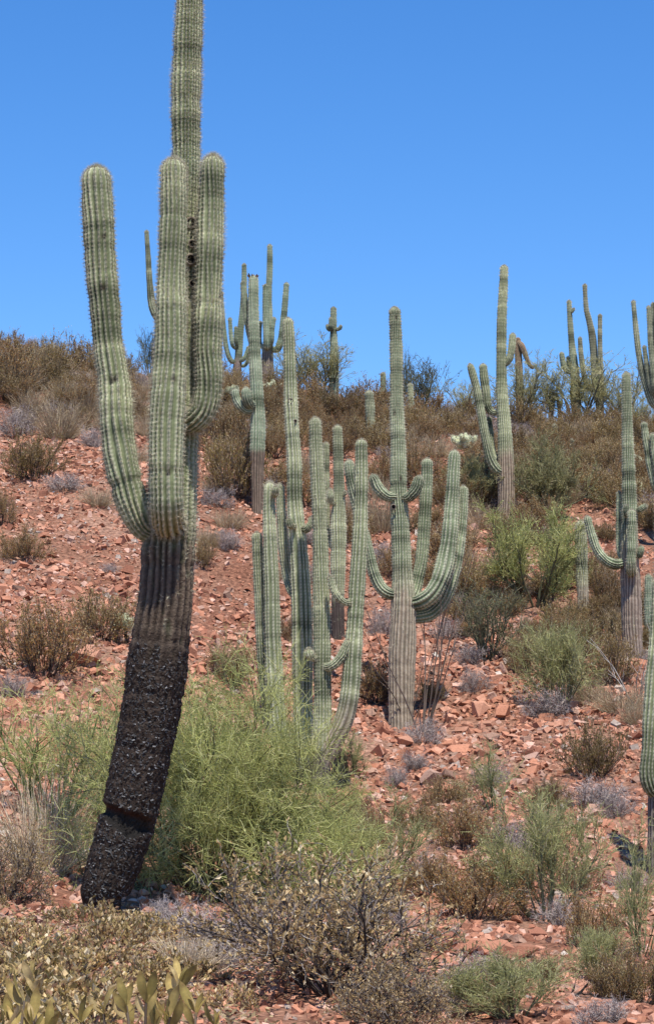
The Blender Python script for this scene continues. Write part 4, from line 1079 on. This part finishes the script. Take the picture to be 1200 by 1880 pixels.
# ------------------------------------------------------------------ stones
RED = [(1, (.385,.172,.102)), (.8, (.44,.22,.14)), (.6, (.27,.115,.07)), (.4, (.49,.30,.22)), (.25, (.33,.20,.14)), (.08, (.33,.26,.21)), (.02, (.48,.41,.34))]
rs = np.random.default_rng(5)
N = 78000
d = np.sqrt(rs.uniform(9.0 ** 2, 52.0 ** 2, N)); x = rs.uniform(-1, 1, N) * (d * .155 + .4)
far_n = 9000
d = np.concatenate([d, rs.uniform(50, 64, far_n)]); x = np.concatenate([x, rs.uniform(-9.8, 9.8, far_n)])
dens = vnoise(x / 1.7 + 9, d / 1.7, 8) + .5 * vnoise(x / .6, d / .6, 9)
keep = rs.random(len(d)) < np.clip(.72 + 1.0 * dens, .12, 1)
d = d[keep]; x = x[keep]; N = len(d)
size = np.clip(rs.lognormal(math.log(.038), .55, N), .013, .30)
big_ = rs.random(N) < .012; size[big_] *= rs.uniform(1.6, 3.0, big_.sum())
size = np.minimum(size, rs.uniform(7, 17, N) * d / F_PX); size[d > 42] *= .8
z = hz(x, d)
order = np.argsort(-(size / d) * (np.abs(x) < d * .14) * (d > 13))
top = order[:290]; rest = order[290:]
tplv = np.array([(-1,-1,-1),(1,-1,-1),(1,1,-1),(-1,1,-1),(-1,-1,1),(1,-1,1),(1,1,1),(-1,1,1)], float)
tplf = np.array([(0,3,2,1),(4,5,6,7),(0,1,5,4),(1,2,6,5),(2,3,7,6),(3,0,4,7)])
def stone_rot(n):
    q = rs.normal(0, 1, (n, 4)) * np.array([1, .33, .33, 1.2]); q /= np.linalg.norm(q, axis=1, keepdims=True)
    a, b, c, e = q.T
    return np.stack([np.stack([1-2*(c*c+e*e), 2*(b*c-a*e), 2*(b*e+a*c)], -1), np.stack([2*(b*c+a*e), 1-2*(b*b+e*e), 2*(c*e-a*b)], -1), np.stack([2*(b*e-a*c), 2*(c*e+a*b), 1-2*(b*b+c*c)], -1)], 1)
n = len(rest)
Vst = tplv[None] * (1 + rs.uniform(-.42, .18, (n, 8, 3)))
Vst[:, 4:, :2] *= rs.uniform(.45, .95, (n, 1, 2))
Vst = Vst * np.stack([rs.uniform(.7, 1.35, n), rs.uniform(.5, 1.0, n), rs.uniform(.28, .72, n)], -1)[:, None] * size[rest][:, None, None]
Vst = np.einsum('nij,nkj->nki', stone_rot(n), Vst)
Vst += np.stack([x[rest], d[rest], z[rest] + size[rest] * .16], -1)[:, None]
Fst = (tplf[None] + (np.arange(n) * 8)[:, None, None]).reshape(-1, 4)
cst = np.repeat(mixcol(rs, n, RED, .22), 8, 0)
link('scree', make_mesh('scree', Vst.reshape(-1, 3), Fst, cst, M_STONE), kind='stuff', label='loose small red stones scattered over the whole slope', category='stones')

def rock_mesh(seed):
    rg_ = random.Random(seed); bm = bmesh.new()
    for i in range(15):
        v = [rg_.uniform(-1, 1) for _ in range(3)]
        k = max(abs(c) for c in v); p_ = rg_.uniform(.75, 1)
        bm.verts.new([c / k * p_ * (1 if a < 2 else .62) for a, c in enumerate(v)])
    r_ = bmesh.ops.convex_hull(bm, input=bm.verts)
    bmesh.ops.delete(bm, geom=[v for v in bm.verts if not v.link_faces], context='VERTS')
    bmesh.ops.recalc_face_normals(bm, faces=bm.faces)
    V_ = np.array([v.co[:] for v in bm.verts]); bm.verts.index_update()
    F_ = np.array([[v.index for v in f_.verts] for f_ in bm.faces]); bm.free()
    c = np.array(RED[[0, 1, 0, 3, 1, 2, 0, 4][seed % 8]][1])
    return make_mesh('rock', V_, F_, np.tile(c, (len(V_), 1)), M_ROCK)
ROCKS = [rock_mesh(s) for s in range(16)]
for j, i in enumerate(top):
    tone_ = ['orange-red', 'salmon', 'brick-red', 'pale pink', 'salmon', 'dark red', 'brick-red', 'greyish'][(j % 16) % 8]
    o = link('rock', ROCKS[j % 16], None, label='angular %s stone lying near %s' % (tone_, near(*project((x[i], d[i], z[i])))), category='rock', group='larger loose red stones on the slope')
    s = size[i]
    o.location = (x[i], d[i], z[i] + s * .22); o.scale = (s * rs.uniform(.8, 1.3), s * rs.uniform(.7, 1.1), s * rs.uniform(.6, 1.0))
    o.rotation_euler = (rs.normal(0, .3), rs.normal(0, .3), rs.uniform(0, 6.28))
NAMED = [(155,1222,70,50,1,'big tan-red boulder on the slope left of the charred trunk'),(790,1440,50,38,3,'pale pink block in the middle of the rock slide'),
         (880,1315,34,36,4,'squarish orange block at the top of the rock slide'),(925,1322,34,36,0,'second squarish block beside the orange one on the rock slide'),
         (745,1370,36,26,1,'orange wedge rock below the grey twig bush by the woody trunk'),(808,1752,74,52,5,'pinkish block on the gully ledge'),(955,1765,66,40,2,'low dark red ledge stone beneath the splayed bush'),(762,1748,44,34,1,'salmon ledge block beside the tan-leaved bush'),
         (862,1758,72,46,2,'dark red ledge block under the gully brush'),(912,1760,70,38,6,'dull red ledge rock at the splayed green bush'),
         (1095,1500,50,20,3,'flat pale slab near the ashen bush on the slide'),(1070,1715,36,20,4,'flat red slab on the gully bank'),
         (95,1610,34,24,3,'pink stone by the charred trunk foot'),(275,1775,50,18,3,'flat pink stone among the khaki shrubs'),(845,1385,56,24,0,'long red slab across the rock slide')]
for px, py, w_, h_, v, lab in NAMED:
    p = ground(px, py); s = np.linalg.norm(p) / F_PX
    o = link('boulder', ROCKS[v], None, label=lab, category='rock')
    o.location = (p[0], p[1], p[2] + h_ * s * .3); o.scale = (w_ * s / 2, w_ * s * .4, h_ * s * .75); o.rotation_euler = (.1, -.12, (px % 7) * .13)

# fallen leaves lying between the foreground shrubs
nl = 15000
yl = rs.uniform(7.5, 21.0, nl); xl = -600 / F_PX * yl * rs.uniform(-.05, 1.25, nl)
ok = (xl < (-170 / F_PX) * yl + .25 * rs.normal(0, 1, nl)); xl = xl[ok]; yl = yl[ok]; nl = len(xl)
pl = np.stack([xl, yl, hz(xl, yl) + rs.uniform(.004, .06, nl)], -1)
dl = norm(unit(rs, nl) * np.array([1, 1, .45]))
Vl, fl = leaves(rs, pl, dl, .045, .5, .2)
cl = np.repeat(mixcol(rs, nl, [(1, (.42,.32,.17)), (.7, (.50,.36,.24)), (.6, (.30,.22,.11)), (.4, (.36,.22,.13))], .25), 4, 0)
link('leaf_litter', make_mesh('leaf_litter', Vl, fl, cl, M_LEAF), kind='stuff', label='fallen tan leaves littering the ground between the foreground shrubs', category='leaves')
